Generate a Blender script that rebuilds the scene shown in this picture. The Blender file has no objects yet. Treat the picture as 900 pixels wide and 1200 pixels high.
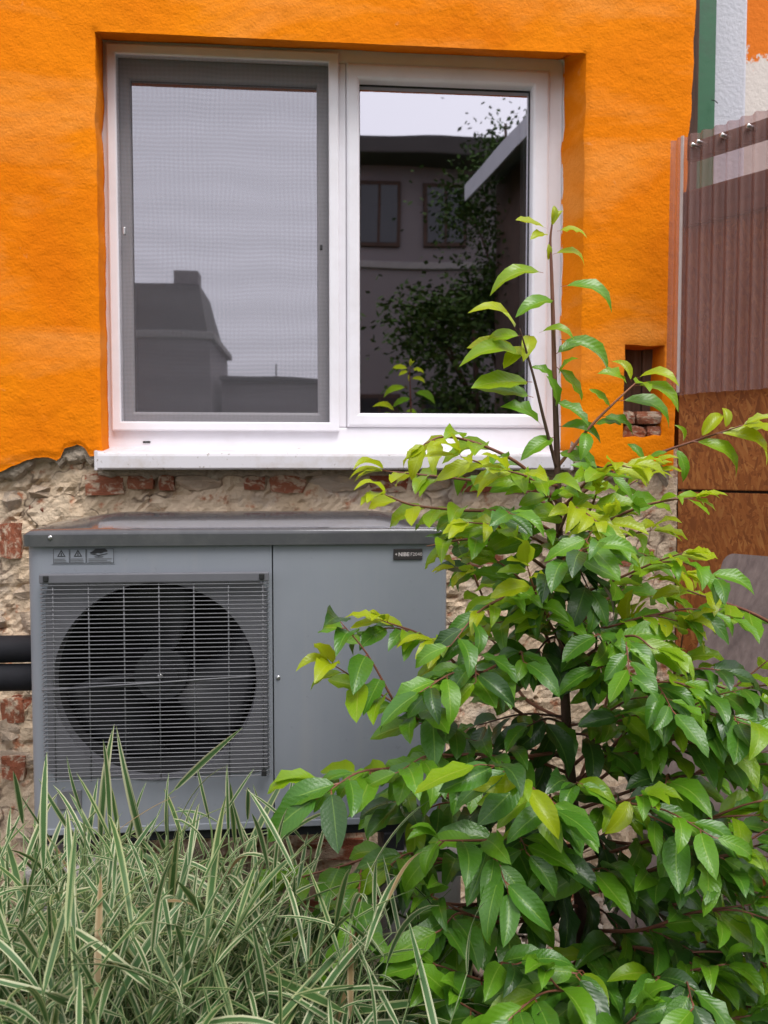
import bpy, bmesh, math, random
from mathutils import Vector, Matrix, noise
R = math.radians
rnd = random.Random(7)
scene = bpy.context.scene
col = scene.collection

# ------------------------------------------------------------------ camera
CAM = Vector((0, 0, 1.4)); YAW = R(5.0); PITCH = math.atan(51 / 1000.0); FPX = 1000.0
cd = bpy.data.cameras.new('camera'); cam = bpy.data.objects.new('camera', cd); col.objects.link(cam)
cam.location = CAM
cam.rotation_euler = (R(90) - PITCH, 0, -YAW)
cd.sensor_fit = 'HORIZONTAL'; cd.sensor_width = 36; cd.lens = 36 * FPX / 900
cd.clip_start = 0.02; cd.clip_end = 600
cd.dof.use_dof = True; cd.dof.focus_distance = 1.62; cd.dof.aperture_fstop = 10
scene.camera = cam
FW = Vector((math.sin(YAW) * math.cos(PITCH), math.cos(YAW) * math.cos(PITCH), -math.sin(PITCH)))
RT = Vector((math.cos(YAW), -math.sin(YAW), 0)); UP = RT.cross(FW)
def at(px, py, Y):                       # point of the place at depth Y seen at that spot of the photograph
    d = FW + RT * ((px - 450) / FPX) + UP * ((600 - py) / FPX)
    return CAM + d * (Y / d.y)
def proj(p):
    v = Vector(p) - CAM; w = max(v.dot(FW), 1e-3)
    return 450 + FPX * v.dot(RT) / w, 600 - FPX * v.dot(UP) / w, w

# ------------------------------------------------------------------ sky, sun, exposure
SUN_EL, SUN_AZ = R(60), R(152)           # azimuth clockwise from +Y (behind the camera, to the right)
w = bpy.data.worlds.new('World'); scene.world = w; w.use_nodes = True
nt = w.node_tree; nt.nodes.clear()
sky = nt.nodes.new('ShaderNodeTexSky'); sky.sky_type = 'NISHITA'; sky.sun_disc = False
sky.sun_elevation = SUN_EL; sky.sun_rotation = SUN_AZ; sky.air_density = 1.0; sky.dust_density = 4.0; sky.ozone_density = 1.0
hs = nt.nodes.new('ShaderNodeHueSaturation'); hs.inputs['Saturation'].default_value = 0.22
bg = nt.nodes.new('ShaderNodeBackground'); bg.inputs['Strength'].default_value = 0.15
wo = nt.nodes.new('ShaderNodeOutputWorld')
nt.links.new(sky.outputs[0], hs.inputs['Color']); mixc = nt.nodes.new('ShaderNodeMixRGB'); mixc.inputs[0].default_value = 0.6; mixc.inputs[2].default_value = (6.6, 6.5, 7.2, 1)   # even veil of cloud
nt.links.new(hs.outputs[0], mixc.inputs[1]); nt.links.new(mixc.outputs[0], bg.inputs['Color']); nt.links.new(bg.outputs[0], wo.inputs[0])
sl = bpy.data.lights.new('sun', 'SUN'); sl.energy = 1.5; sl.angle = R(28); sl.color = (1, 0.97, 0.94)
so = bpy.data.objects.new('sun', sl); col.objects.link(so)
sd = Vector((math.sin(SUN_AZ) * math.cos(SUN_EL), math.cos(SUN_AZ) * math.cos(SUN_EL), math.sin(SUN_EL)))
so.rotation_euler = sd.to_track_quat('Z', 'Y').to_euler(); so.location = (0, 0, 8)
vs = scene.view_settings; vs.view_transform = 'Standard'; vs.look = 'None'; vs.gamma = 1.0; vs.exposure = 0.66; vs.use_curve_mapping = False
scene.cycles.max_bounces = 8; scene.cycles.transparent_max_bounces = 24; scene.cycles.use_denoising = True

# ------------------------------------------------------------------ material helpers
class Mat:
    def __init__(s, name, rough=0.6, spec=0.5, metal=0.0):
        s.m = bpy.data.materials.new(name); s.m.use_nodes = True
        s.t = s.m.node_tree; s.b = s.t.nodes['Principled BSDF']; s.out = s.t.nodes['Material Output']
        s.b.inputs['Roughness'].default_value = rough; s.b.inputs['Metallic'].default_value = metal
        s.b.inputs['Specular IOR Level'].default_value = spec
        s._co = None
    def n(s, typ, **kw):
        nd = s.t.nodes.new('ShaderNode' + typ)
        for k, v in kw.items():
            if hasattr(nd, k) and k not in nd.inputs: setattr(nd, k, v)
            else: nd.inputs[k].default_value = v
        return nd
    def l(s, a, b): s.t.links.new(a, b)
    def co(s, which='Object', scale=(1, 1, 1), rot=(0, 0, 0)):
        if s._co is None: s._co = s.n('TexCoord')
        if scale == (1, 1, 1) and rot == (0, 0, 0): return s._co.outputs[which]
        mp = s.n('Mapping'); mp.inputs['Scale'].default_value = scale; mp.inputs['Rotation'].default_value = rot
        s.l(s._co.outputs[which], mp.inputs['Vector']); return mp.outputs[0]
    def noise(s, scale, detail=4, rough=0.55, co=None, dist=0.0):
        nd = s.n('TexNoise'); nd.inputs['Scale'].default_value = scale; nd.inputs['Detail'].default_value = detail
        nd.inputs['Roughness'].default_value = rough; nd.inputs['Distortion'].default_value = dist
        s.l(co if co is not None else s.co(), nd.inputs['Vector']); return nd.outputs['Fac']
    def ramp(s, fac, stops):
        r = s.n('ValToRGB'); e = r.color_ramp.elements
        while len(e) < len(stops): e.new(0.5)
        for i, (p, c) in enumerate(stops):
            e[i].position = p; e[i].color = (c, c, c, 1) if isinstance(c, (int, float)) else (*c, 1)
        s.l(fac, r.inputs[0]); return r.outputs[0]
    def mix(s, fac, a, b, mode='MIX'):
        nd = s.n('MixRGB', blend_type=mode)
        for i, v in ((0, fac), (1, a), (2, b)):
            if isinstance(v, (int, float)): nd.inputs[i].default_value = v if i == 0 else (v, v, v, 1)
            elif isinstance(v, tuple): nd.inputs[i].default_value = (*v, 1)
            else: s.l(v, nd.inputs[i])
        return nd.outputs[0]
    def math(s, op, a, b=None):
        nd = s.n('Math', operation=op)
        for i, v in ((0, a), (1, b)):
            if v is None: continue
            if isinstance(v, (int, float)): nd.inputs[i].default_value = v
            else: s.l(v, nd.inputs[i])
        return nd.outputs[0]
    def base(s, c):
        if isinstance(c, tuple): s.b.inputs['Base Color'].default_value = (*c, 1)
        else: s.l(c, s.b.inputs['Base Color'])
        return s
    def rough(s, c): s.l(c, s.b.inputs['Roughness']); return s
    def bump(s, h, strength=0.5, dist=0.01):
        nd = s.n('Bump'); nd.inputs['Strength'].default_value = strength; nd.inputs['Distance'].default_value = dist
        s.l(h, nd.inputs['Height']); s.l(nd.outputs[0], s.b.inputs['Normal']); s._bump = nd; return s

def build_materials():
    M = {}
    # orange wall paint: uneven coats, pale chalky patches, stucco grain
    m = Mat('orange_paint', 0.85, 0.08)
    big = m.ramp(m.noise(1.6, 5, 0.6, dist=0.6), [(0.36, 0.0), (0.66, 1.0)])
    streak = m.ramp(m.noise(3.2, 5, 0.6, m.co(scale=(0.5, 1, 1.8), rot=(0, R(35), 0)), 0.4), [(0.5, 0.0), (0.72, 1.0)])
    c = m.mix(big, (0.74, 0.180, 0.002), (0.86, 0.245, 0.003))
    c = m.mix(m.math('MULTIPLY', streak, 0.6), c, (0.88, 0.34, 0.07))
    fine = m.ramp(m.noise(38, 6, 0.6), [(0.3, 0.0), (0.7, 1.0)])
    c = m.mix(m.math('MULTIPLY', fine, 0.07), c, (0.55, 0.12, 0.004))
    chalk = m.ramp(m.noise(9, 6, 0.7, dist=0.8), [(0.66, 0.0), (0.74, 1.0)])
    c = m.mix(m.math('MULTIPLY', chalk, 0.35), c, (0.80, 0.42, 0.20))
    m.base(c)
    h = m.math('ADD', m.math('MULTIPLY', m.noise(130, 4, 0.6), 0.5), m.math('MULTIPLY', m.noise(26, 5, 0.55), 1.0))
    h = m.math('ADD', h, m.math('MULTIPLY', m.noise(1.0, 5, 0.6, m.co(scale=(5, 1, 9), rot=(0, R(25), 0)), 0.6), 0.18)); m.bump(h, 0.62, 0.008); M['orange'] = m.m
    m = Mat('broken_render', 0.9, 0.2)
    c = m.mix(m.noise(14, 6, 0.65), (0.30, 0.25, 0.195), (0.50, 0.42, 0.33))
    c = m.mix(m.ramp(m.noise(60, 4), [(0.5, 0), (0.75, 1.0)]), c, (0.24, 0.19, 0.14))
    m.base(c).bump(m.math('ADD', m.noise(45, 6, 0.7), m.math('MULTIPLY', m.noise(160, 3), 0.4)), 0.8, 0.012); M['render_edge'] = m.m
    m = Mat('old_mortar', 0.92, 0.2)
    c = m.mix(m.ramp(m.noise(7, 6, 0.65), [(0.32, 0), (0.68, 1.0)]), (0.50, 0.375, 0.25), (0.74, 0.595, 0.44))
    c = m.mix(m.ramp(m.noise(19, 5, 0.6), [(0.58, 0), (0.68, 1.0)]), c, (0.40, 0.17, 0.09))
    c = m.mix(m.ramp(m.noise(5, 4, 0.6), [(0.55, 0), (0.75, 1.0)]), c, (0.46, 0.42, 0.38))
    vo = m.n('TexVoronoi', feature='DISTANCE_TO_EDGE'); vo.inputs['Scale'].default_value = 8.5
    wv = m.n('VectorMath', operation='ADD'); wn = m.n('TexNoise'); wn.inputs['Scale'].default_value = 9
    m.l(m.co(), wn.inputs['Vector']); sc_ = m.n('VectorMath', operation='SCALE'); sc_.inputs['Scale'].default_value = 0.16
    m.l(wn.outputs['Color'], sc_.inputs[0]); m.l(m.co(), wv.inputs[0]); m.l(sc_.outputs[0], wv.inputs[1]); m.l(wv.outputs[0], vo.inputs['Vector'])
    crack = m.ramp(vo.outputs['Distance'], [(0.0, 0.0), (0.035, 1.0)])
    crack = m.math('MAXIMUM', crack, m.ramp(m.noise(6.5, 3), [(0.42, 0.0), (0.52, 1.0)]))
    c = m.mix(crack, (0.17, 0.12, 0.085), c)
    m.base(c)
    m.bump(m.math('ADD', m.math('MULTIPLY', crack, 0.5), m.math('ADD', m.noise(30, 6, 0.7), m.math('MULTIPLY', m.noise(120, 4), 0.5))), 0.7, 0.010); M['mortar'] = m.m
    for nm, a, b, mo in (('brick', (0.36, 0.105, 0.055), (0.25, 0.075, 0.042), 0.60), ('stone', (0.56, 0.44, 0.33), (0.40, 0.30, 0.21), 0.60)):
        m = Mat(nm, 0.9, 0.2)
        oi = m.n('ObjectInfo')
        va = m.n('VectorMath', operation='ADD'); m.l(m.co('Object'), va.inputs[0])
        cx = m.n('CombineXYZ'); m.l(m.math('MULTIPLY', oi.outputs['Random'], 40), cx.inputs[0]); m.l(cx.outputs[0], va.inputs[1])
        P = va.outputs[0]
        c = m.mix(m.ramp(m.noise(3.0, 6, 0.65, P), [(0.3, 0), (0.7, 1.0)]), a, b)
        c = m.mix(m.math('MULTIPLY', oi.outputs['Random'], 0.45), c, (0.45, 0.20, 0.11) if nm == 'brick' else (0.55, 0.47, 0.40))
        c = m.mix(m.ramp(m.noise(2.3, 6, 0.7, P, 0.5), [(mo - 0.1, 0), (mo, 1.0)]), c, (0.62, 0.48, 0.35))
        c = m.mix(m.ramp(m.noise(6, 5, 0.7, P), [(0.25, 1.0), (0.36, 0.0)]), c, (0.12, 0.07, 0.045))
        m.base(c).bump(m.math('ADD', m.noise(5, 7, 0.7, P), m.math('MULTIPLY', m.noise(24, 4, 0.6, P), 0.4)), 0.9, 0.014); M[nm] = m.m
    m = Mat('white_plastic', 0.32, 0.5)
    c = m.mix(m.ramp(m.noise(5, 5, 0.65), [(0.45, 0), (0.8, 1.0)]), (0.81, 0.79, 0.835), (0.71, 0.675, 0.70)); m.base(c).bump(m.noise(60, 3), 0.04, 0.002); M['white'] = m.m
    m = Mat('shaded_white_plastic', 0.4, 0.4); m.base(m.mix(m.noise(6, 4), (0.30, 0.285, 0.30), (0.36, 0.34, 0.355))); M['shaded_frame'] = m.m  # white sash behind the net, its shade put into a grey base colour
    m = Mat('white_metal', 0.4, 0.5)
    c = m.mix(m.ramp(m.noise(9, 6, 0.7), [(0.5, 0), (0.78, 1.0)]), (0.66, 0.635, 0.665), (0.50, 0.44, 0.40))
    c = m.mix(m.ramp(m.noise(70, 3, 0.6), [(0.645, 0), (0.70, 0.8)]), c, (0.2, 0.15, 0.1)); m.base(c); M['sill'] = m.m
    m = Mat('sealant', 0.7); m.base(m.mix(m.noise(30, 4), (0.74, 0.70, 0.72), (0.60, 0.55, 0.55))).bump(m.noise(50, 4), 0.4, 0.004); M['sealant'] = m.m
    m = Mat('rubber', 0.6); m.base((0.012, 0.012, 0.013)); M['rubber'] = m.m
    # window glass: see-through with mirror-like coat, slightly uneven
    for nm, gr in (('glass', 0.52),):
        m = Mat(nm)
        tr = m.n('BsdfTransparent'); tr.inputs[0].default_value = (0.72, 0.75, 0.74, 1)
        gl = m.n('BsdfGlossy'); gl.inputs['Roughness'].default_value = 0.014; gl.inputs[0].default_value = (0.95, 0.93, 1.0, 1)
        bp = m.n('Bump'); bp.inputs['Strength'].default_value = 0.05; bp.inputs['Distance'].default_value = 0.02
        m.l(m.noise(2.2, 1), bp.inputs['Height']); m.l(bp.outputs[0], gl.inputs['Normal'])
        fr = m.n('Fresnel'); fr.inputs[0].default_value = 1.5
        fac = m.math('ADD', m.math('MULTIPLY', fr.outputs[0], 0.9), gr - 0.04); 
        mx = m.n('MixShader'); m.l(fac, mx.inputs[0]); m.l(tr.outputs[0], mx.inputs[1]); m.l(gl.outputs[0], mx.inputs[2]); m.l(mx.outputs[0], m.out.inputs[0]); M[nm] = m.m
    # insect net: grey threads with open meshes, moire bands put into its opacity
    m = Mat('insect_net')
    df = m.n('BsdfDiffuse'); df.inputs[0].default_value = (0.17, 0.165, 0.18, 1); tr = m.n('BsdfTransparent')
    def wave(axis, scale, dist, ds):
        wv = m.n('TexWave', wave_type='BANDS', bands_direction=axis); wv.inputs['Scale'].default_value = scale
        wv.inputs['Distortion'].default_value = dist; wv.inputs['Detail'].default_value = 1.0; wv.inputs['Detail Scale'].default_value = ds
        m.l(m.co(), wv.inputs['Vector']); return wv.outputs['Fac']
    f = m.math('ADD', m.math('MULTIPLY', wave('Z', 24, 5.0, 0.25), 0.05), m.math('MULTIPLY', wave('X', 23, 6.0, 0.3), 0.035))
    f = m.math('ADD', f, m.math('MULTIPLY', wave('Z', 3.2, 5, 0.8), 0.05))
    fac = m.math('ADD', f, 0.225)
    mx = m.n('MixShader'); m.l(fac, mx.inputs[0]); m.l(tr.outputs[0], mx.inputs[1]); m.l(df.outputs[0], mx.inputs[2]); m.l(mx.outputs[0], m.out.inputs[0]); M['net'] = m.m
    m = Mat('room_paint', 0.9); m.base((0.10, 0.095, 0.10)); M['room'] = m.m
    # heat pump
    m = Mat('grey_enamel', 0.42, 0.4)
    c = m.mix(m.ramp(m.noise(3, 5, 0.6), [(0.3, 0), (0.7, 1.0)]), (0.225, 0.243, 0.275), (0.255, 0.272, 0.305))
    drip = m.ramp(m.noise(16, 5, 0.6, m.co(scale=(1, 1, 0.05))), [(0.52, 0), (0.8, 1.0)])
    c = m.mix(m.math('MULTIPLY', drip, 0.55), c, (0.30, 0.30, 0.305))
    dirt = m.ramp(m.noise(40, 5, 0.7), [(0.62, 0), (0.72, 1.0)]); c = m.mix(m.math('MULTIPLY', dirt, 0.35), c, (0.12, 0.115, 0.11))
    m.base(c).rough(m.math('ADD', m.math('MULTIPLY', m.noise(20, 4), 0.22), 0.32)).bump(m.noise(240, 2), 0.06, 0.001); M['enamel'] = m.m
    m = Mat('lid_metal', 0.30, 0.5, 0.15)
    c = m.mix(m.ramp(m.noise(22, 6, 0.7), [(0.45, 0), (0.75, 1.0)]), (0.085, 0.085, 0.092), (0.115, 0.114, 0.117))
    c = m.mix(m.ramp(m.noise(70, 4, 0.6, m.co(scale=(0.3, 1, 1))), [(0.70, 0), (0.76, 1.0)]), c, (0.36, 0.36, 0.36))
    m.base(c).rough(m.math('ADD', m.math('MULTIPLY', m.noise(9, 5, 0.6), 0.10), 0.05)); M['lid'] = m.m
    m = Mat('wire_coat', 0.4, 0.5); m.base(m.mix(m.noise(50, 3), (0.125, 0.125, 0.137), (0.175, 0.175, 0.185))); M['wire'] = m.m
    m = Mat('bar_enamel', 0.4, 0.4); m.base(m.mix(m.noise(20, 4), (0.115, 0.115, 0.13), (0.15, 0.15, 0.165))); M['bar'] = m.m
    m = Mat('dark_plastic', 0.5, 0.4); m.base(m.mix(m.noise(8, 5), (0.012, 0.0125, 0.015), (0.020, 0.021, 0.025))); M['fan'] = m.m
    m = Mat('cavity_black', 0.8); m.base((0.012, 0.012, 0.014)); M['cavity'] = m.m
    m = Mat('steel', 0.3, 0.5, 0.9); m.base((0.55, 0.55, 0.55)); M['steel'] = m.m
    m = Mat('black_print', 0.6); m.base((0.02, 0.02, 0.024)); M['print'] = m.m
    m = Mat('grey_print', 0.6); m.base((0.11, 0.115, 0.12)); M['print2'] = m.m
    m = Mat('plate_dark', 0.4); m.base((0.035, 0.03, 0.032)); M['plate'] = m.m
    m = Mat('plate_letter', 0.5); m.base((0.55, 0.50, 0.50)); M['letter'] = m.m
    m = Mat('pipe_foam', 0.75, 0.3); m.base(m.mix(m.noise(30, 4), (0.008, 0.008, 0.011), (0.018, 0.018, 0.022))).bump(m.noise(70, 3), 0.3, 0.003); M['foam'] = m.m
    m = Mat('concrete', 0.9, 0.2); c = m.mix(m.noise(12, 6, 0.65), (0.20, 0.185, 0.18), (0.36, 0.34, 0.325)); m.base(c).bump(m.noise(60, 6, 0.7), 0.6, 0.006); M['concrete'] = m.m
    # gate
    m = Mat('strand_board', 0.7, 0.3)
    c = None
    for i, (a, sx, sz) in enumerate(((4, 24, 120), (38, 27, 130), (-35, 22, 115), (80, 28, 140), (-70, 25, 125))):
        vo = m.n('TexVoronoi', feature='F1'); vo.inputs['Scale'].default_value = 1.0
        r1 = m.n('Mapping'); r1.inputs['Rotation'].default_value = (0, 0, R(56)); m.l(m.co(), r1.inputs[0])
        r2 = m.n('Mapping'); r2.inputs['Rotation'].default_value = (0, R(a), 0); m.l(r1.outputs[0], r2.inputs[0])
        r3 = m.n('Mapping'); r3.inputs['Scale'].default_value = (sx, 1, sz); m.l(r2.outputs[0], r3.inputs[0]); m.l(r3.outputs[0], vo.inputs['Vector'])
        sp = m.n('SeparateXYZ'); m.l(vo.outputs['Color'], sp.inputs[0])
        rp = m.ramp(sp.outputs[0], [(0.1, (0.21, 0.062, 0.014)), (0.4, (0.31, 0.096, 0.020)), (0.8, (0.38, 0.13, 0.030)), (1.0, (0.46, 0.19, 0.05))])
        if c is None: c = rp
        else: c = m.mix(m.math('GREATER_THAN', sp.outputs[1], 0.55), c, rp)
    c = m.mix(m.ramp(m.noise(3, 5, 0.6), [(0.45, 0), (0.85, 0.7)]), c, (0.20, 0.06, 0.014)); m.base(c).bump(m.noise(50, 5, 0.7), 0.3, 0.004); M['osb'] = m.m
    m = Mat('corrugated_plastic', 0.35, 0.5)
    c = m.mix(m.ramp(m.noise(4, 6, 0.6, m.co(scale=(1, 1, 0.3))), [(0.3, 0), (0.7, 1.0)]), (0.28, 0.145, 0.12), (0.42, 0.255, 0.225)); m.base(c)
    tr = m.n('BsdfTransparent'); tr.inputs[0].default_value = (0.88, 0.78, 0.80, 1)
    mx = m.n('MixShader'); mx.inputs[0].default_value = 0.48; m.l(tr.outputs[0], mx.inputs[1]); m.l(m.b.outputs[0], mx.inputs[2]); m.l(mx.outputs[0], m.out.inputs[0]); M['sheet'] = m.m
    def wood(nm, a, b, sc, rot=(0, 0, 0), r=0.8):
        m = Mat(nm, r, 0.25)
        g = m.noise(1.0, 6, 0.65, m.co(scale=sc, rot=rot), 0.3)
        c = m.mix(m.ramp(g, [(0.3, 0), (0.7, 1.0)]), a, b)
        c = m.mix(m.ramp(m.noise(5, 5, 0.6), [(0.55, 0), (0.8, 1.0)]), c, tuple(x * 0.55 for x in a)); m.base(c).bump(g, 0.5, 0.004); M[nm] = m.m
    wood('dark_wood', (0.045, 0.028, 0.022), (0.10, 0.06, 0.045), (60, 60, 4))
    wood('old_wood', (0.13, 0.10, 0.095), (0.235, 0.185, 0.17), (45, 45, 6))
    wood('brown_wood', (0.13, 0.055, 0.035), (0.22, 0.10, 0.07), (5, 5, 60))
    wood('niche_wood', (0.10, 0.065, 0.045), (0.19, 0.13, 0.10), (50, 50, 4))
    m = Mat('pale_strip', 0.6); m.base(m.mix(m.noise(30, 4), (0.42, 0.33, 0.30), (0.58, 0.50, 0.47))); M['strip'] = m.m
    m = Mat('green_paint', 0.5); m.base(m.mix(m.ramp(m.noise(12, 6, 0.7), [(0.5, 0), (0.8, 1.0)]), (0.018, 0.12, 0.05), (0.03, 0.085, 0.045))).bump(m.noise(40, 4), 0.2, 0.003); M['green'] = m.m
    m = Mat('pale_render', 0.85, 0.2); m.base(m.mix(m.noise(7, 5), (0.52, 0.52, 0.58), (0.62, 0.61, 0.66))).bump(m.noise(70, 5, 0.6), 0.6, 0.006); M['pale'] = m.m
    # neighbour wall: cream below, orange roller edge above
    m = Mat('half_painted_render', 0.85, 0.2)
    sx = m.n('SeparateXYZ'); m.l(m.co(), sx.inputs[0])
    hgt = m.math('ADD', sx.outputs[2], m.math('MULTIPLY', m.math('SUBTRACT', m.noise(26, 7, 0.8), 0.5), 0.35))
    k = m.ramp(m.math('SUBTRACT', hgt, 2.25), [(0.69, 0.0), (0.70, 1.0)])
    m.base(m.mix(k, (0.66, 0.60, 0.55), (0.70, 0.175, 0.012))).bump(m.noise(60, 5, 0.6), 0.6, 0.006); M['half'] = m.m
    # plants
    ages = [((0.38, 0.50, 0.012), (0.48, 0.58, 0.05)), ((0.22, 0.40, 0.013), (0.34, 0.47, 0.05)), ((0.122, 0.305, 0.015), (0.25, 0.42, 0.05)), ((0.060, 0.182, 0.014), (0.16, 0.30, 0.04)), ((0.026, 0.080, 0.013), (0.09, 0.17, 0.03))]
    for i, (c0, rib) in enumerate(ages):
        m = Mat('leaf_age_%d' % i, 0.36, 0.55)
        oi = m.n('ObjectInfo')
        uv = m.n('SeparateXYZ'); m.l(m.co('UV'), uv.inputs[0])
        au = m.math('ABSOLUTE', m.math('SUBTRACT', uv.outputs[0], 0.5))
        v = uv.outputs[1]
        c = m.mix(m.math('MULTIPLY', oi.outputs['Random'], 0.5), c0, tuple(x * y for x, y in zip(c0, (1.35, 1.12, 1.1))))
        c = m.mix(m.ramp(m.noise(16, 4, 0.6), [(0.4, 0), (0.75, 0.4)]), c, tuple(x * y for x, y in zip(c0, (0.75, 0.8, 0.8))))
        vein = m.math('SINE', m.math('MULTIPLY', m.math('SUBTRACT', v, m.math('MULTIPLY', au, 0.34)), 70))
        vm = m.ramp(vein, [(0.80, 0.0), (1.0, 0.12)]); c = m.mix(vm, c, rib)
        c = m.mix(m.ramp(au, [(0.012, 1.0), (0.035, 0.0)]), c, rib)
        geo = m.n('NewGeometry'); c = m.mix(m.math('MULTIPLY', geo.outputs['Backfacing'], 0.55), c, tuple(min(1, x * 1.2 + 0.05) for x in c0))
        stalk = m.ramp(v, [(0.085, 1.0), (0.10, 0.0)]); c = m.mix(stalk, c, (0.26, 0.09, 0.05))
        m.base(c); m.bump(m.math('ADD', m.math('MULTIPLY', vein, 0.16), m.math('MULTIPLY', m.noise(30, 3), 1.3)), 0.16, 0.004)
        m.rough(m.math('ADD', m.math('MULTIPLY', m.noise(11, 3), 0.25), 0.20))
        ts = m.n('BsdfTranslucent'); m.l(m.mix(1.0, c, (1.0, 1.0, 0.45), 'MULTIPLY'), ts.inputs[0])
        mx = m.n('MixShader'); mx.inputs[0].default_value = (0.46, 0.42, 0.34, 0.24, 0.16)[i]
        m.l(m.b.outputs[0], mx.inputs[1]); m.l(ts.outputs[0], mx.inputs[2]); m.l(mx.outputs[0], m.out.inputs[0]); M['leaf%d' % i] = m.m
    m = Mat('yellowed_leaf', 0.5); m.base((0.5, 0.25, 0.02)); M['leaf_yellow'] = m.m
    m = Mat('bark', 0.7, 0.3); m.base(m.mix(m.noise(60, 5), (0.050, 0.027, 0.018), (0.105, 0.06, 0.042))).bump(m.noise(90, 5), 0.5, 0.003); M['bark'] = m.m
    m = Mat('red_twig', 0.5, 0.4); m.base(m.mix(m.noise(40, 4), (0.13, 0.045, 0.03), (0.24, 0.10, 0.06))); M['twig'] = m.m
    m = Mat('pink_twig', 0.5, 0.4); m.base(m.mix(m.noise(40, 4), (0.38, 0.15, 0.11), (0.45, 0.21, 0.13))); M['pinktwig'] = m.m
    for nm, cream, green in (('striped_blade', (0.56, 0.58, 0.36), (0.070, 0.155, 0.050)), ('green_blade', (0.38, 0.42, 0.20), (0.060, 0.138, 0.036)), ('dry_blade', (0.42, 0.33, 0.19), (0.30, 0.21, 0.10))):
        m = Mat(nm, 0.48, 0.35)
        oi = m.n('ObjectInfo')
        uv = m.n('SeparateXYZ'); m.l(m.co('UV'), uv.inputs[0])
        cb = m.n('CombineXYZ'); m.l(m.math('MULTIPLY', uv.outputs[0], 5.5), cb.inputs[0]); m.l(m.math('MULTIPLY', uv.outputs[1], 0.35), cb.inputs[1]); m.l(uv.outputs[2], cb.inputs[2])
        au = m.math('ABSOLUTE', m.math('SUBTRACT', uv.outputs[0], 0.5))
        at2 = m.n('Attribute', attribute_name='shift'); sh = m.math('ADD', at2.outputs['Fac'], m.math('MULTIPLY', oi.outputs['Random'], 30)); m.l(sh, cb.inputs[2])
        st = m.noise(1.6, 2, 0.6, cb.outputs[0])
        e = m.math('ADD', m.math('MULTIPLY', au, 1.25), m.math('MULTIPLY', m.math('SUBTRACT', st, 0.5), 0.95))
        k = m.ramp(e, [(0.34, 0.0), (0.44, 1.0)])
        c = m.mix(k, green, cream); m.base(c)
        ts = m.n('BsdfTranslucent'); m.l(c, ts.inputs[0]); mx = m.n('MixShader'); mx.inputs[0].default_value = 0.3
        m.l(m.b.outputs[0], mx.inputs[1]); m.l(ts.outputs[0], mx.inputs[2]); m.l(mx.outputs[0], m.out.inputs[0]); M[nm] = m.m
    m = Mat('grass_stalk', 0.5); m.base((0.16, 0.23, 0.09)); M['stalk'] = m.m
    m = Mat('earth', 0.95, 0.1); m.base(m.mix(m.noise(9, 6, 0.7), (0.040, 0.030, 0.022), (0.11, 0.085, 0.062))).bump(m.noise(40, 6, 0.7), 0.8, 0.02); M['earth'] = m.m
    m = Mat('pebble', 0.7, 0.3); at2 = m.n('Attribute', attribute_name='shift')
    m.base(m.mix(0.3, m.ramp(at2.outputs['Fac'], [(0.0, (0.50, 0.43, 0.35)), (0.4, (0.30, 0.24, 0.19)), (0.7, (0.60, 0.55, 0.48)), (1.0, (0.36, 0.22, 0.15))]), m.noise(60, 4), 'MULTIPLY')); M['pebble'] = m.m
    # yard behind the camera
    m = Mat('grey_render', 0.9); m.base(m.mix(m.noise(2, 5), (0.16, 0.138, 0.142), (0.21, 0.182, 0.186))); M['grey_render'] = m.m
    m = Mat('roof_tile_dark', 0.8); m.base(m.mix(m.noise(4, 4), (0.035, 0.032, 0.032), (0.07, 0.06, 0.055))); M['roof'] = m.m
    m = Mat('zinc_sheet', 0.45, 0.5, 0.4); m.base(m.mix(m.noise(6, 4), (0.30, 0.30, 0.33), (0.42, 0.42, 0.45))); M['zinc'] = m.m
    m = Mat('dim_glass', 0.1); m.base((0.03, 0.03, 0.035)); M['dimglass'] = m.m
    m = Mat('tree_leaf', 0.9, 0.05); m.base(m.mix(m.noise(3, 3), (0.035, 0.075, 0.02), (0.075, 0.13, 0.03))); M['treeleaf'] = m.m
    m = Mat('lawn', 0.9); m.base(m.mix(m.noise(3, 5), (0.035, 0.07, 0.02), (0.07, 0.11, 0.035))); M['lawn'] = m.m
    return M
M = build_materials()

# ------------------------------------------------------------------ object helpers
def link(name, me, mats=None, parent=None, smooth=False):
    if mats is not None and len(me.materials) == 0:
        for x in (mats if isinstance(mats, (list, tuple)) else [mats]): me.materials.append(M[x] if isinstance(x, str) else x)
    if smooth: me.polygons.foreach_set('use_smooth', [True] * len(me.polygons))
    o = bpy.data.objects.new(name, me); col.objects.link(o)
    if parent is not None: adopt(o, parent)
    return o
WORLD = {}
def adopt(o, p):
    o.parent = p; o.matrix_parent_inverse = WORLD.get(p.name, Matrix.Identity(4)).inverted()
def tag(o, label, cat, group=None, kind=None):
    if label: o['label'] = label
    if cat: o['category'] = cat
    if group: o['group'] = group
    if kind: o['kind'] = kind
    return o
def thing(name, loc, label, cat, group=None):
    o = bpy.data.objects.new(name, None); col.objects.link(o); o.location = loc; o.empty_display_size = 0.1
    WORLD[o.name] = Matrix.Translation(loc)
    return tag(o, label, cat, group)
def pyd(name, v, f):
    me = bpy.data.meshes.new(name); me.from_pydata([tuple(x) for x in v], [], f); me.update(); return me
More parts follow.
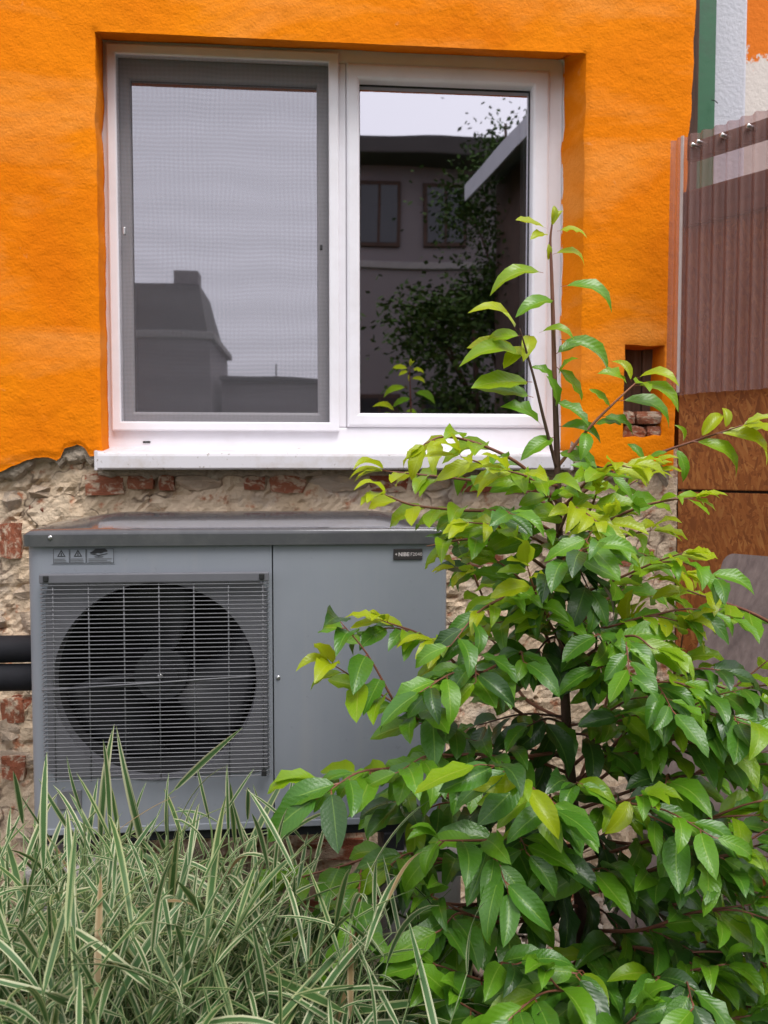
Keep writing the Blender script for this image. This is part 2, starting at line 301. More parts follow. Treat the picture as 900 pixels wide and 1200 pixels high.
def box_bm(bm, x0, x1, y0, y1, z0, z1, bev=0.0, mi=0):
    r = bmesh.ops.create_cube(bm, size=1.0)
    for v in r['verts']:
        v.co = Vector(((x0 + x1) / 2 + v.co.x * (x1 - x0), (y0 + y1) / 2 + v.co.y * (y1 - y0), (z0 + z1) / 2 + v.co.z * (z1 - z0)))
    if bev > 0:
        es = list({e for v in r['verts'] for e in v.link_edges})
        bmesh.ops.bevel(bm, geom=es, offset=bev, segments=2, affect='EDGES', profile=0.5)
    return r['verts']
def done(bm, name):
    me = bpy.data.meshes.new(name); bm.normal_update(); bm.to_mesh(me); bm.free(); return me
def box(name, mt, parent, x0, x1, y0, y1, z0, z1, bev=0.0):
    bm = bmesh.new(); box_bm(bm, x0, x1, y0, y1, z0, z1, bev)
    return link(name, done(bm, name), mt, parent)
def tube_data(pts, rads, seg=6, cap=True):
    V, Fc = [], []
    n = len(pts)
    for i, p in enumerate(pts):
        t = (pts[min(i + 1, n - 1)] - pts[max(i - 1, 0)]).normalized()
        a = t.cross(Vector((0.3, 1, 0.2))).normalized(); b = t.cross(a)
        for k in range(seg):
            an = 2 * math.pi * k / seg
            V.append(p + (a * math.cos(an) + b * math.sin(an)) * rads[i])
    for i in range(n - 1):
        for k in range(seg):
            Fc.append((i * seg + k, i * seg + (k + 1) % seg, (i + 1) * seg + (k + 1) % seg, (i + 1) * seg + k))
    if cap: Fc.append(tuple(range(seg))[::-1]); Fc.append(tuple((n - 1) * seg + k for k in range(seg)))
    return V, Fc
def tube(name, mt, parent, pts, rads, seg=8):
    pts = [Vector(p) for p in pts]
    if not isinstance(rads, (list, tuple)): rads = [rads] * len(pts)
    return link(name, pyd(name, *tube_data(pts, rads, seg)), mt, parent, True)
def frame_ring(name, mt, parent, x0, x1, z0, z1, wl, wr, wt, wb, y0, y1, bev=0.004):
    bm = bmesh.new()
    o = [(x0, z0), (x1, z0), (x1, z1), (x0, z1)]; i = [(x0 + wl, z0 + wb), (x1 - wr, z0 + wb), (x1 - wr, z1 - wt), (x0 + wl, z1 - wt)]
    vo = [[bm.verts.new((x, y, z)) for x, z in L] for y in (y0, y1) for L in (o, i)]
    of, inf, ob, ib = vo
    for k in range(4):
        j = (k + 1) % 4
        bm.faces.new((of[k], of[j], inf[j], inf[k])); bm.faces.new((ob[j], ob[k], ib[k], ib[j]))
        bm.faces.new((of[j], of[k], ob[k], ob[j])); bm.faces.new((inf[k], inf[j], ib[j], ib[k]))
    es = [e for e in bm.edges if all(abs(v.co.y - y0) < 1e-6 for v in e.verts) and not ((e.verts[0] in of) != (e.verts[1] in of))]
    bmesh.ops.bevel(bm, geom=es, offset=bev, segments=2, affect='EDGES', profile=0.5)
    bmesh.ops.recalc_face_normals(bm, faces=bm.faces)
    return link(name, done(bm, name), mt, parent)
def fbm(p, o=4): return noise.fractal(Vector(p), 1.0, 2.0, o)
def lin(a, b, step):
    n = max(1, round((b - a) / step)); return [a + (b - a) * i / n for i in range(n)]
def interp(pts, x):
    if x <= pts[0][0]: return pts[0][1]
    for (a, b), (c, d) in zip(pts, pts[1:]):
        if x <= c: return b + (d - b) * (x - a) / (c - a)
    return pts[-1][1]

# ------------------------------------------------------------------ ground
g = bmesh.new()
xs = [-300, -60, -12, -5] + lin(-3, 3, 0.12) + [3, 5, 12, 60, 300]; ys = [-300, -60, -20, -8] + lin(-3, 2.75, 0.12) + [2.75, 6, 20, 100, 300]
gv = [[g.verts.new((x, y, fbm((x * 1.5, y * 1.5, 3)) * 0.012 if abs(x) < 4 and -3 < y < 2.7 else 0)) for x in xs] for y in ys]
for j in range(len(ys) - 1):
    for i in range(len(xs) - 1): g.faces.new((gv[j][i], gv[j][i + 1], gv[j + 1][i + 1], gv[j + 1][i]))
go = link('ground', done(g, 'ground'), 'earth'); go['kind'] = 'structure'
def pebbles():
    V, Fc, A = [], [], []
    bm = bmesh.new(); bmesh.ops.create_icosphere(bm, subdivisions=1, radius=1); bv = [v.co.copy() for v in bm.verts]; bf = [tuple(v.index for v in f.verts) for f in bm.faces]; bm.free()
    for _ in range(5200):
        x = rnd.uniform(-1.1, 1.5); y = rnd.uniform(1.75, 2.62); s = rnd.uniform(0.008, 0.022)
        m = Matrix.Rotation(rnd.uniform(0, 6.3), 3, 'Z') @ Matrix.Rotation(rnd.uniform(-0.5, 0.5), 3, 'X'); b = len(V); a = rnd.random()
        for v in bv: V.append(m @ Vector((v.x * s * 1.25, v.y * s * 0.95, v.z * s * 0.65)) + Vector((x, y, 0.006 + rnd.uniform(0, 0.012))))
        Fc += [tuple(i + b for i in f) for f in bf]; A += [a] * len(bv)
    me = pyd('gravel', V, Fc); at_ = me.attributes.new('shift', 'FLOAT', 'POINT'); at_.data.foreach_set('value', A)
    tag(link('gravel', me, 'pebble', None, True), 'strip of pale brown gravel along the foot of the house wall', 'gravel', kind='stuff')
pebbles()

# ------------------------------------------------------------------ house wall
WY = 2.57
house = thing('orange_house', (0, 2.62, 0), 'orange painted house wall with bare stone and brick base around a white window', 'house')
XL, XR, ZT = -0.608, 0.835, 2.648          # window opening in the render
NX0, NX1, NZ0, NZ1 = 0.975, 1.105, 1.498, 1.782
def corner(z): return 1.131 + (z - 1.41) * 0.032
zb_px = [(-60, 560), (0, 553), (18, 545), (36, 537), (55, 536), (69, 541), (73, 527), (88, 521), (99, 524), (103, 536), (112, 533), (124, 529), (130, 527), (640, 530), (662, 524), (676, 534), (695, 545), (712, 548), (727, 553), (745, 547), (761, 551), (772, 541), (780, 544), (789, 551), (800, 552)]
ZB = [(at(px, py, WY).x, at(px, py, WY).z) for px, py in zb_px]; ZB = [(-4.0, 1.36), (-2, 1.42), (-1.3, 1.38)] + ZB
def render_coat(name, mats, y0, thick, drop, seed, amp):
    xs = lin(-4, -1.05, 0.15) + lin(-1.05, XL, 0.0115) + lin(XL, XR, 0.0125) + lin(XR, NX0, 0.0115) + lin(NX0, NX1, 0.0115) + lin(NX1, 1.15, 0.0115) + [1.15]
    zs = lin(1.40, NZ0, 0.0115) + lin(NZ0, NZ1, 0.012) + lin(NZ1, ZT, 0.0135) + lin(ZT, 3.0, 0.0135) + lin(3.0, 4.4, 0.2) + [4.4]
    bm = bmesh.new(); G = {}
    e = 1e-4
    def inside(x, z): return (XL + e < x < XR - e and z < ZT - e) or (NX0 + e < x < NX1 - e and NZ0 + e < z < NZ1 - e)
    for i, x in enumerate(xs):
        for j, z in enumerate(zs):
            if inside(x, z): continue
            zb = interp(ZB, x) + 0.004 * fbm((x * 60, seed, 0)) + 0.003 * fbm((x * 160, seed, 4)) - drop * (0.6 + 0.9 * abs(fbm((x * 14, seed + 3, 0))))
            k = max(0, 1 - (z - 1.40) / 0.14); zz = z + (zb - 1.40) * k
            xx = x
            if x > XR: xx = XR + (x - XR) * (corner(zz) - XR) / (1.15 - XR)
            y = y0 - amp * (0.008 * fbm((x * 1.4, z * 1.4, seed), 2) + 0.0016 * fbm((x * 8, z * 8, seed + 2)) + 0.0011 * fbm((x * 40, z * 40, seed), 3))
            # worn rounded arrises
            d = 1.0
            if z < ZT + 0.05 and XL - 0.05 < x < XR + 0.05:
                if z <= ZT: d = min(abs(x - XL), abs(x - XR))
                else: d = math.hypot(max(XL - x, 0, x - XR), z - ZT)
            d = min(d, abs(1.15 - x), max(NX0 - x, x - NX1, NZ0 - z, z - NZ1, 0) + 0.004 if x > 0.9 else 9)
            if d < 0.014: y += 0.007 * (1 - d / 0.014) ** 2
            if k > 0.9: y += 0.004
            wob = 0.006 * max(0, 1 - d / 0.05)
            xx += wob * fbm((z * 9, seed, 1)); zz += (wob * fbm((x * 7, seed, 2)) if z > 1.6 else 0)
            G[i, j] = bm.verts.new((xx, y, zz))
    top = len(zs) - 1
    for i in range(len(xs) - 1):
        for j in range(top):
            q = [(i, j), (i + 1, j), (i + 1, j + 1), (i, j + 1)]
            cx, cz = (xs[i] + xs[i + 1]) / 2, (zs[j] + zs[j + 1]) / 2
            if inside(cx, cz): continue
            bm.faces.new([G[k] for k in q])
    # returns: every open edge is carried back into the wall
    bedges = [ed for ed in bm.edges if len(ed.link_faces) == 1]
    for ed in bedges: ed.smooth = False
    cache = {}
    def back(v, depth):
        if (v.index_key if False else v, depth) in cache: return cache[v, depth]
        p = v.co.copy(); nv = []
        steps = 4 if depth > 0.08 else 2
        for s in range(1, steps + 1):
            q = p + Vector((0, 0, 0)); q.y = p.y + (y0 + depth - p.y) * s / steps
            if depth < 0.08: q += Vector((0, 0, 0.010 * s * (0.4 + fbm((p.x * 30, s, 5)))))
            else:
                q += Vector((fbm((p.z * 5, s, 7)), 0, fbm((p.x * 5, s, 9)))) * 0.0035
                if depth < 0.15:
                    if p.x > 0.8: q.x -= 0.036 * s / steps
                    if p.x < XL + 0.02: q.x -= 0.008 * s / steps
                    if p.z > ZT - 0.03: q.z += 0.044 * s / steps
            nv.append(bm.verts.new(q))
        cache[v, depth] = nv; return nv
    for ed in bedges:
        a, b = ed.verts; mx = (a.co.x + b.co.x) / 2; mz = (a.co.z + b.co.z) / 2
        if mz > 4.3 or mx < -3.9: continue
        if abs(mx - corner(mz)) < 0.015: dp = 0.75
        elif NX0 - 0.01 < mx < NX1 + 0.01 and NZ0 - 0.02 < mz < NZ1 + 0.02: dp = 0.16
        elif (XL - 0.012 < mx < XR + 0.012) and mz > 1.44 and mz < ZT + 0.02 : dp = 0.145
        else: dp = thick
        A, B = [a] + back(a, dp), [b] + back(b, dp)
        for s in range(len(A) - 1):
            fc = bm.faces.new((A[s], B[s], B[s + 1], A[s + 1])); fc.material_index = 1 if dp == thick else 0
    bmesh.ops.recalc_face_normals(bm, faces=bm.faces)
    me = done(bm, name)
    return link(name, me, mats, house, True)
render_coat('orange_render', ['orange', 'render_edge'], WY, 0.020, 0.0, 1.0, 1.0)
def undercoat():
    # broken edge of the base coat left hanging under the paint
    V, Fc = [], []
    xs = [x for x in lin(-1.2, 1.13, 0.009)]
    rows = 9
    for i, x in enumerate(xs):
        inwin = XL - 0.02 < x < 0.80
        top = interp(ZB, x) + 0.035 if not inwin else 1.40
        bot = interp(ZB, x) - (0.012 + 0.045 * max(0, 0.35 + fbm((x * 11, 2, 8))) + 0.006 * fbm((x * 70, 1, 2)))
        if inwin: bot = 1.375 - 0.02 * max(0, fbm((x * 16, 2, 8)))
        if x > 0.80: bot -= 0.012
        for j in range(rows):
            k = j / (rows - 1); z = top + (bot - top) * k
            y = 2.584 - 0.007 * fbm((x * 22, z * 30, 4)) + (0.012 if inwin else 0) - 0.004 * fbm((x * 60, z * 60, 1)) + (0.022 * ((k - 0.75) / 0.25) ** 2 if k > 0.75 else 0)
            V.append((x, y, z))
    for i in range(len(xs) - 1):
        for j in range(rows - 1): a = i * rows + j; Fc.append((a, a + 1, a + rows + 1, a + rows))
    return link('base_coat_edge', pyd('base_coat_edge', V, Fc), 'render_edge', house)
undercoat()
# rubble wall with mortar
def mortar():
    xs = lin(-4, -1.15, 0.12) + lin(-1.15, 1.16, 0.0125) + [1.16]; zs = lin(-0.05, 0.4, 0.03) + lin(0.4, 1.47, 0.0125) + [1.47]
    V, Fc = [], []
    for x in xs:
        for z in zs:
            p = Vector((x * 6.5, z * 9, 0.3)) + Vector((fbm((x * 6, z * 6, 1)), fbm((x * 6, z * 6, 9)), 0)) * 0.5
            dd = noise.voronoi(p)[0]; crev = max(0, 1 - (dd[1] - dd[0]) / 0.13) * max(0, min(1, 0.6 + 1.6 * fbm((x * 4, z * 4, 7))))
            if XL - 0.03 < x < 0.82: z = min(z, 1.405 + (z - 1.405) * 0.3)
            y = 2.611 + 0.018 * crev - 0.009 * fbm((x * 5, z * 6, 2)) - 0.006 * fbm((x * 19, z * 22, 6)) - 0.004 * fbm((x * 60, z * 60, 3))
            V.append((x, y, z))
    n = len(zs)
    for i in range(len(xs) - 1):
        for j in range(n - 1): a = i * n + j; Fc.append((a, a + n, a + n + 1, a + 1))
    return link('rubble_masonry', pyd('rubble_masonry', V, Fc), 'mortar', house)
mas = mortar(); WORLD[mas.name] = Matrix.Identity(4)
def piece_mesh(name, mt, jit, seed):
    r = random.Random(seed); bm = bmesh.new(); bmesh.ops.create_cube(bm, size=1.0)
    bmesh.ops.subdivide_edges(bm, edges=bm.edges[:], cuts=1, use_grid_fill=True)
    for v in bm.verts:
        ne = sum(abs(c) > 0.4 for c in v.co)
        pull = 1 - (0.0, 0.0, 0.05, 0.14)[ne] * (1.6 if mt == 'stone' else 0.7)
        v.co = Vector((v.co.x * pull, v.co.y * pull, v.co.z * pull)) + Vector((r.uniform(-jit, jit), r.uniform(-jit, jit) * 1.6, r.uniform(-jit, jit)))
        if ne == 1 and v.co.y < -0.3: v.co.y -= r.uniform(0, jit)
    return bm
PM = {}
for k in range(10):
    for nm, jit in (('brick', 0.045), ('stone', 0.11)):
        me = done(piece_mesh(nm, nm, jit, k * 7 + len(nm)), nm); me.materials.append(M[nm]); PM[nm, k] = me
def masonry():
    r = random.Random(11); z = 0.0
    while z < 1.40:
        h = r.uniform(0.058, 0.085)
        x = -1.2 + r.uniform(-0.1, 0)
        while x < 1.10:
            isb = r.random() < (0.20 if x < 0.3 else 0.42)
            L = r.uniform(0.11, 0.24) if isb else r.uniform(0.07, 0.21)
            L = min(L, 1.125 - x)
            if L < 0.04: break
            cz = z + h / 2
            if r.random() > 0.36 and cz + h / 2 < (1.405 if x > 0.78 else 1.33):
                nm = 'brick' if isb else 'stone'
                o = bpy.data.objects.new(nm, PM[nm, r.randrange(10)]); col.objects.link(o)
                dep = 0.075
                o.scale = (L * 0.94, dep, h * (0.84 if isb else r.uniform(0.75, 0.95)))
                o.location = (x + L / 2, 2.603 + dep / 2 + r.uniform(-0.006, 0.018) + (0.004 if isb else 0), cz + r.uniform(-0.008, 0.008))
                o.rotation_euler = (r.uniform(-0.06, 0.06), r.uniform(-0.05, 0.05), r.uniform(-0.08, 0.08))
                adopt(o, mas)
            x += L + r.uniform(0.004, 0.03)
        z += h + r.uniform(0.006, 0.016)
masonry()
for a, b, t, q, nm in ((97, 145, 555, 581, 'brick'), (148, 181, 556, 574, 'brick'), (186, 205, 556, 576, 'brick'), (208, 262, 553, 577, 'stone'), (284, 311, 556, 575, 'brick'), (315, 358, 549, 578, 'brick'), (362, 430, 553, 576, 'stone'), (434, 480, 553, 577, 'brick'), (484, 530, 553, 577, 'stone'), (536, 585, 552, 577, 'brick'), (590, 640, 552, 578, 'brick'), (30, 60, 568, 584, 'stone'), (34, 52, 592, 602, 'brick'), (0, 26, 612, 655, 'brick'), (0, 22, 575, 600, 'stone'), (0, 28, 818, 850, 'brick'), (2, 30, 885, 915, 'brick')):
    A = at(a, q, 2.603); B = at(b, t, 2.603); o = bpy.data.objects.new(nm, PM[nm, rnd.randrange(10)]); col.objects.link(o)
    o.scale = (B.x - A.x, 0.075, B.z - A.z); o.location = ((A.x + B.x) / 2, 2.600 + 0.0375 + rnd.uniform(-0.003, 0.006), (A.z + B.z) / 2); o.rotation_euler = (0, rnd.uniform(-0.04, 0.04), rnd.uniform(-0.05, 0.05)); adopt(o, mas)
# wall niche: boards at the back, two brick courses at its foot
for k, (a, b) in enumerate(((0.965, 1.012), (1.014, 1.066), (1.068, 1.118))):
    box('niche_plank', 'niche_wood', house, a, b, 2.675 + 0.006 * (k % 2), 2.70, 1.46, 1.80, 0.003)
for zz, cuts in ((1.500, ((0.972, 1.045), (1.050, 1.115))), (1.546, ((0.965, 1.010), (1.016, 1.108)))):
    for a, b in cuts:
        o = bpy.data.objects.new('niche_brick', PM['brick', rnd.randrange(10)]); col.objects.link(o)
        o.scale = (b - a, 0.09, 0.042); o.location = ((a + b) / 2, 2.63, zz + 0.012); o.rotation_euler = (0, rnd.uniform(-0.05, 0.05), 0); adopt(o, house)
# room behind the glass
def room():
    bm = bmesh.new(); X0, X1, Y0, Y1, Z0, Z1 = -1.6, 1.10, 2.80, 5.6, 0.5, 3.1; a, b, c, d = -0.60, 0.79, 1.48, 2.68
    v = {k: bm.verts.new(k) for k in [(x, y, z) for x in (X0, X1) for y in (Y0, Y1) for z in (Z0, Z1)]}
    for q in ([(X0, Y1, Z0), (X1, Y1, Z0), (X1, Y1, Z1), (X0, Y1, Z1)], [(X0, Y0, Z0), (X0, Y1, Z0), (X0, Y1, Z1), (X0, Y0, Z1)], [(X1, Y0, Z0), (X1, Y1, Z0), (X1, Y1, Z1), (X1, Y0, Z1)], [(X0, Y0, Z0), (X1, Y0, Z0), (X1, Y1, Z0), (X0, Y1, Z0)], [(X0, Y0, Z1), (X1, Y0, Z1), (X1, Y1, Z1), (X0, Y1, Z1)]):
        bm.faces.new([v[k] for k in q])
    i = [bm.verts.new((x, Y0, z)) for x, z in ((a, c), (b, c), (b, d), (a, d))]; o = [v[(X0, Y0, Z0)], v[(X1, Y0, Z0)], v[(X1, Y0, Z1)], v[(X0, Y0, Z1)]]
    for k in range(4): bm.faces.new((o[k], o[(k + 1) % 4], i[(k + 1) % 4], i[k]))
    link('dim_room', done(bm, 'dim_room'), 'room', house)
room()
# ---- window
win = frame_ring('window', 'white', house, -0.622, 0.806, 1.458, 2.700, 0.048, 0.050, 0.052, 0.072, 2.700, 2.770, 0.006)
win['label'] = 'white two-part window with an insect screen on its left half'
WORLD[win.name] = Matrix.Identity(4)
box('mullion', 'white', win, 0.094, 0.118, 2.700, 2.770, 1.53, 2.648, 0.003)
sf = frame_ring('screen_frame', 'white', win, -0.601, 0.095, 1.516, 2.672, 0.028, 0.031, 0.030, 0.028, 2.682, 2.702, 0.004)
link('insect_screen', pyd('insect_screen', [(-0.574, 2.690, 1.543), (0.065, 2.690, 1.543), (0.065, 2.690, 2.643), (-0.574, 2.690, 2.643)], [(0, 1, 2, 3)]), 'net', win)
frame_ring('sash', 'shaded_frame', win, -0.576, 0.092, 1.528, 2.650, 0.036, 0.064, 0.062, 0.048, 2.722, 2.775, 0.008)
frame_ring('gasket', 'rubber', win, -0.543, 0.032, 1.572, 2.592, 0.004, 0.004, 0.004, 0.004, 2.738, 2.744, 0.001)
link('glass_pane', pyd('glass_pane', [(-0.545, 2.742, 1.570), (0.036, 2.742, 1.570), (0.036, 2.742, 2.594), (-0.545, 2.742, 2.594)], [(0, 1, 2, 3)]), 'glass', win)
frame_ring('sash', 'white', win, 0.119, 0.760, 1.530, 2.648, 0.041, 0.055, 0.050, 0.044, 2.690, 2.765, 0.009)
frame_ring('gasket', 'rubber', win, 0.159, 0.706, 1.573, 2.600, 0.004, 0.004, 0.004, 0.004, 2.726, 2.734, 0.001)
link('glass_pane', pyd('glass_pane', [(0.158, 2.732, 1.572), (0.708, 2.732, 1.572), (0.708, 2.732, 2.601), (0.158, 2.732, 2.601)], [(0, 1, 2, 3)]), 'glass', win)
box('frame_reflection', 'white', win, 0.700, 0.712, 2.79, 2.83, 1.50, 2.66, 0.002)  # added white strip, stands in for the frame's reflection in the glass
for px, py in ((146, 271),):
    a = at(px, py, 2.69); box('screen_clip', 'steel', win, a.x - 0.004, a.x + 0.004, 2.683, 2.692, a.z - 0.011, a.z + 0.011, 0.002)
a = at(376.5, 290, 2.69); box('screen_clip', 'rubber', win, a.x - 0.004, a.x + 0.004, 2.686, 2.693, a.z - 0.008, a.z + 0.008, 0.002)
a = at(172, 518, 2.70); tube('drain_slot', 'rubber', win, [(a.x - 0.011, 2.6985, a.z), (a.x + 0.011, 2.6985, a.z)], 0.0028, 6)
# ragged paint line / sealant bead along the frame
def sealant():
    V, Fc = [], []
    path = [(-0.622, z) for z in lin(1.45, 2.695, 0.02)] + [(x, 2.695) for x in lin(-0.622, 0.806, 0.02)] + [(0.806, z) for z in reversed(lin(1.45, 2.70, 0.02))]
    pts = [Vector((x + 0.004 * fbm((z * 9, x * 9, 1)), 2.697, z + 0.004 * fbm((x * 9, z * 9, 4)))) for x, z in path]
    rad = [0.0045 + 0.003 * fbm((p.x * 14, p.z * 14, 2)) for p in pts]
    link('sealant_bead', pyd('sealant_bead', *tube_data(pts, rad, 6)), 'sealant', win, True)
sealant()
def sill():
    prof = [(2.705, 1.466), (2.692, 1.462), (2.540, 1.447), (2.532, 1.443), (2.530, 1.436), (2.530, 1.402), (2.534, 1.397), (2.545, 1.397), (2.545, 1.403), (2.536, 1.406), (2.537, 1.438), (2.70, 1.452)]
    xs = lin(-0.612, 0.79, 0.1) + [0.79]; V, Fc = [], []; n = len(prof)
    for x in xs:
        for (y, z) in prof: V.append((x, y, z + 0.0012 * fbm((x * 3, 0, 2))))
    for i in range(len(xs) - 1):
        for j in range(n): Fc.append((i * n + j, i * n + (j + 1) % n, (i + 1) * n + (j + 1) % n, (i + 1) * n + j))
    Fc.append(tuple(range(n))); Fc.append(tuple((len(xs) - 1) * n + k for k in reversed(range(n))))
    o = link('window_sill', pyd('window_sill', V, Fc), 'sill', win); return o
sill()
box('sill_end_cap', 'sill', win, -0.618, -0.609, 2.527, 2.66, 1.394, 1.452, 0.003)
box('sill_end_cap', 'sill', win, 0.788, 0.797, 2.527, 2.66, 1.394, 1.452, 0.003)

# ------------------------------------------------------------------ heat pump
HX0, HX1, HZ0, HZ1, HY0, HY1 = -0.648, 0.326, 0.553, 1.226, 2.0, 2.34
hp = thing('heat_pump', (-0.16, 2.17, 0.5), 'grey outdoor heat pump with round fan behind a wire grille below the window', 'heat pump')
FC = (-0.357, 0.905); FR = 0.232
def cabinet():
    bm = bmesh.new()
    # rounded-corner outline extruded vertically, front made as a strip with a round opening
    sx = -0.087
    def prof():
        r = 0.035; p = []
        p.append((HX1, HY1)); p.append((HX1, HY0 + 0.012)); p.append((HX1 - 0.004, HY0 + 0.003)); p.append((HX1 - 0.012, HY0))
        p.append((sx + 0.002, HY0)); return p
    # right-hand panel (service panel)
    P = prof()
    lo = [bm.verts.new((x, y, HZ0)) for x, y in P]; hi = [bm.verts.new((x, y, HZ1)) for x, y in P]
    for i in range(len(P) - 1): bm.faces.new((lo[i], lo[i + 1], hi[i + 1], hi[i]))
    a = bm.verts.new((sx + 0.002, HY0 + 0.012, HZ0)); b = bm.verts.new((sx + 0.002, HY0 + 0.012, HZ1)); bm.faces.new((lo[-1], a, b, hi[-1]))
    bmesh.ops.recalc_face_normals(bm, faces=bm.faces)
    rp = link('service_panel', done(bm, 'service_panel'), 'enamel', hp)
    bm = bmesh.new()
    # fan-side panel: front with round hole
    N = 64; x1 = sx - 0.001
    x0 = HX0 + 0.04
    ring = [bm.verts.new((FC[0] + FR * math.cos(2 * math.pi * k / N), HY0, FC[1] + FR * math.sin(2 * math.pi * k / N))) for k in range(N)]
    inner = [bm.verts.new((v.co.x, HY0 + 0.03, v.co.z)) for v in ring]
    outer = []
    for k in range(N):
        an = 2 * math.pi * k / N; c, s = math.cos(an), math.sin(an)
        ts = []
        if c > 1e-6: ts.append((x1 - FC[0]) / c)
        if c < -1e-6: ts.append((x0 - FC[0]) / c)
        if s > 1e-6: ts.append((HZ1 - FC[1]) / s)
        if s < -1e-6: ts.append((HZ0 - FC[1]) / s)
        t = min(ts); outer.append(bm.verts.new((FC[0] + c * t, HY0, FC[1] + s * t)))
    for k in range(N):
        j = (k + 1) % N
        bm.faces.new((ring[k], ring[j], outer[j], outer[k])); bm.faces.new((inner[k], inner[j], ring[j], ring[k]))
    # corner fills
    for cx, cz in ((x0, HZ0), (x1, HZ0), (x1, HZ1), (x0, HZ1)):
        c = bm.verts.new((cx, HY0, cz)); best = None
        for k in range(N):
            j = (k + 1) % N; A, B = outer[k].co, outer[j].co
            if (abs(A.x - cx) < 1e-5 and abs(B.z - cz) < 1e-5) or (abs(B.x - cx) < 1e-5 and abs(A.z - cz) < 1e-5): best = (outer[k], outer[j])
        if best: bm.faces.new((best[0], best[1], c))
    # rounded left corner and side
    pr = []
    for k in range(8):
        an = math.pi / 2 * k / 7; pr.append((x0 - 0.04 * math.sin(an), HY0 + 0.04 - 0.04 * math.cos(an)))
    pr.append((HX0, HY1))
    lo = [bm.verts.new((x, y, HZ0)) for x, y in pr]; hi = [bm.verts.new((x, y, HZ1)) for x, y in pr]
    for i in range(len(pr) - 1):
        f = bm.faces.new((lo[i], lo[i + 1], hi[i + 1], hi[i])); f.smooth = True
    a = bm.verts.new((x1, HY0 + 0.012, HZ0)); b = bm.verts.new((x1, HY0 + 0.012, HZ1)); c = bm.verts.new((x1, HY0 + 0.0, HZ0)); d = bm.verts.new((x1, HY0, HZ1)); bm.faces.new((a, b, d, c))
    bmesh.ops.recalc_face_normals(bm, faces=bm.faces)
    link('fan_panel', done(bm, 'fan_panel'), 'enamel', hp)
    bm = bmesh.new(); box_bm(bm, HX0 + 0.003, HX1 - 0.003, HY1 - 0.004, HY1, HZ0, HZ1); link('back_panel', done(bm, 'back_panel'), 'enamel', hp)
    box('base_tray', 'fan', hp, HX0 + 0.01, HX1 - 0.01, HY0 + 0.01, HY1, HZ0 - 0.03, HZ0 + 0.004, 0.003)
    box('panel_trim', 'enamel', hp, x0 - 0.02, HX1 - 0.01, HY0 - 0.002, HY0 + 0.004, HZ0 - 0.004, HZ0 + 0.012, 0.002)
cabinet()
def lid():
    bm = bmesh.new(); nx = 40; vsx = [0, 0.003, 0.008, 0.016, 0.028, 0.06, 0.15, 0.25, 0.4, 0.55, 0.7, 0.85, 1.0]; ny = len(vsx) - 1
    x0, x1, y0, y1 = HX0 - 0.008, HX1 + 0.008, HY0 - 0.012, HY1 + 0.012
    G = []
    for i in range(nx + 1):
        row = []
        for j in range(ny + 1):
            u, v = i / nx, vsx[j]; x = x0 + (x1 - x0) * u; y = y0 + (y1 - y0) * v
            ed = min(u, 1 - u) * (x1 - x0)
            z = 1.260 + 0.026 * math.sin(math.pi * min(1, v * 0.62)) * min(1, ed / 0.16) ** 0.8
            dd_ = min(y - y0, ed); rr_ = 0.011
            if dd_ < rr_: z -= rr_ - math.sqrt(max(0, rr_ * rr_ - (rr_ - dd_) ** 2))
            cr = 0.035
            if x < x0 + cr and y < y0 + cr: # rounded front-left corner
                q = Vector((x - x0 - cr, y - y0 - cr)); 
                if q.length > cr: q = q.normalized() * cr
                x, y = x0 + cr + q.x, y0 + cr + q.y
            row.append(bm.verts.new((x, y, z)))
        G.append(row)
    for i in range(nx):
        for j in range(ny):
            f = bm.faces.new((G[i][j], G[i + 1][j], G[i + 1][j + 1], G[i][j + 1])); f.smooth = True
    be = [e for e in bm.edges if len(e.link_faces) == 1]
    mp = {}
    for e in be:
        for v in e.verts:
            if v not in mp: mp[v] = (bm.verts.new((v.co.x, v.co.y, 1.223)),)
    for e in be:
        a, b = e.verts; f = bm.faces.new((a, b, mp[b][0], mp[a][0])); f.smooth = False
    bmesh.ops.recalc_face_normals(bm, faces=bm.faces)
    link('lid', done(bm, 'lid'), 'lid', hp)
lid()
def recess():
    N = 64; V, Fc = [], []
    for k in range(N):
        an = 2 * math.pi * k / N; c, q = math.cos(an), math.sin(an); ts = []
        if abs(c) > 1e-6: ts.append(((-0.100 if c > 0 else -0.602) - FC[0]) / c)
        if abs(q) > 1e-6: ts.append(((1.142 if q > 0 else 0.684) - FC[1]) / q)
        t = min(ts); V += [(FC[0] + c * FR, HY0 - 0.003, FC[1] + q * FR), (FC[0] + c * max(t, FR + 0.0005), HY0 - 0.003, FC[1] + q * max(t, FR + 0.0005)), (FC[0] + c * FR * 0.985, HY0 + 0.03, FC[1] + q * FR * 0.985)]
    for k in range(N):
        j = (k + 1) % N; Fc += [(k * 3, k * 3 + 1, j * 3 + 1, j * 3), (k * 3, j * 3, j * 3 + 2, k * 3 + 2)]
    link('grille_backing', pyd('grille_backing', V, Fc), 'bar', hp)
recess()
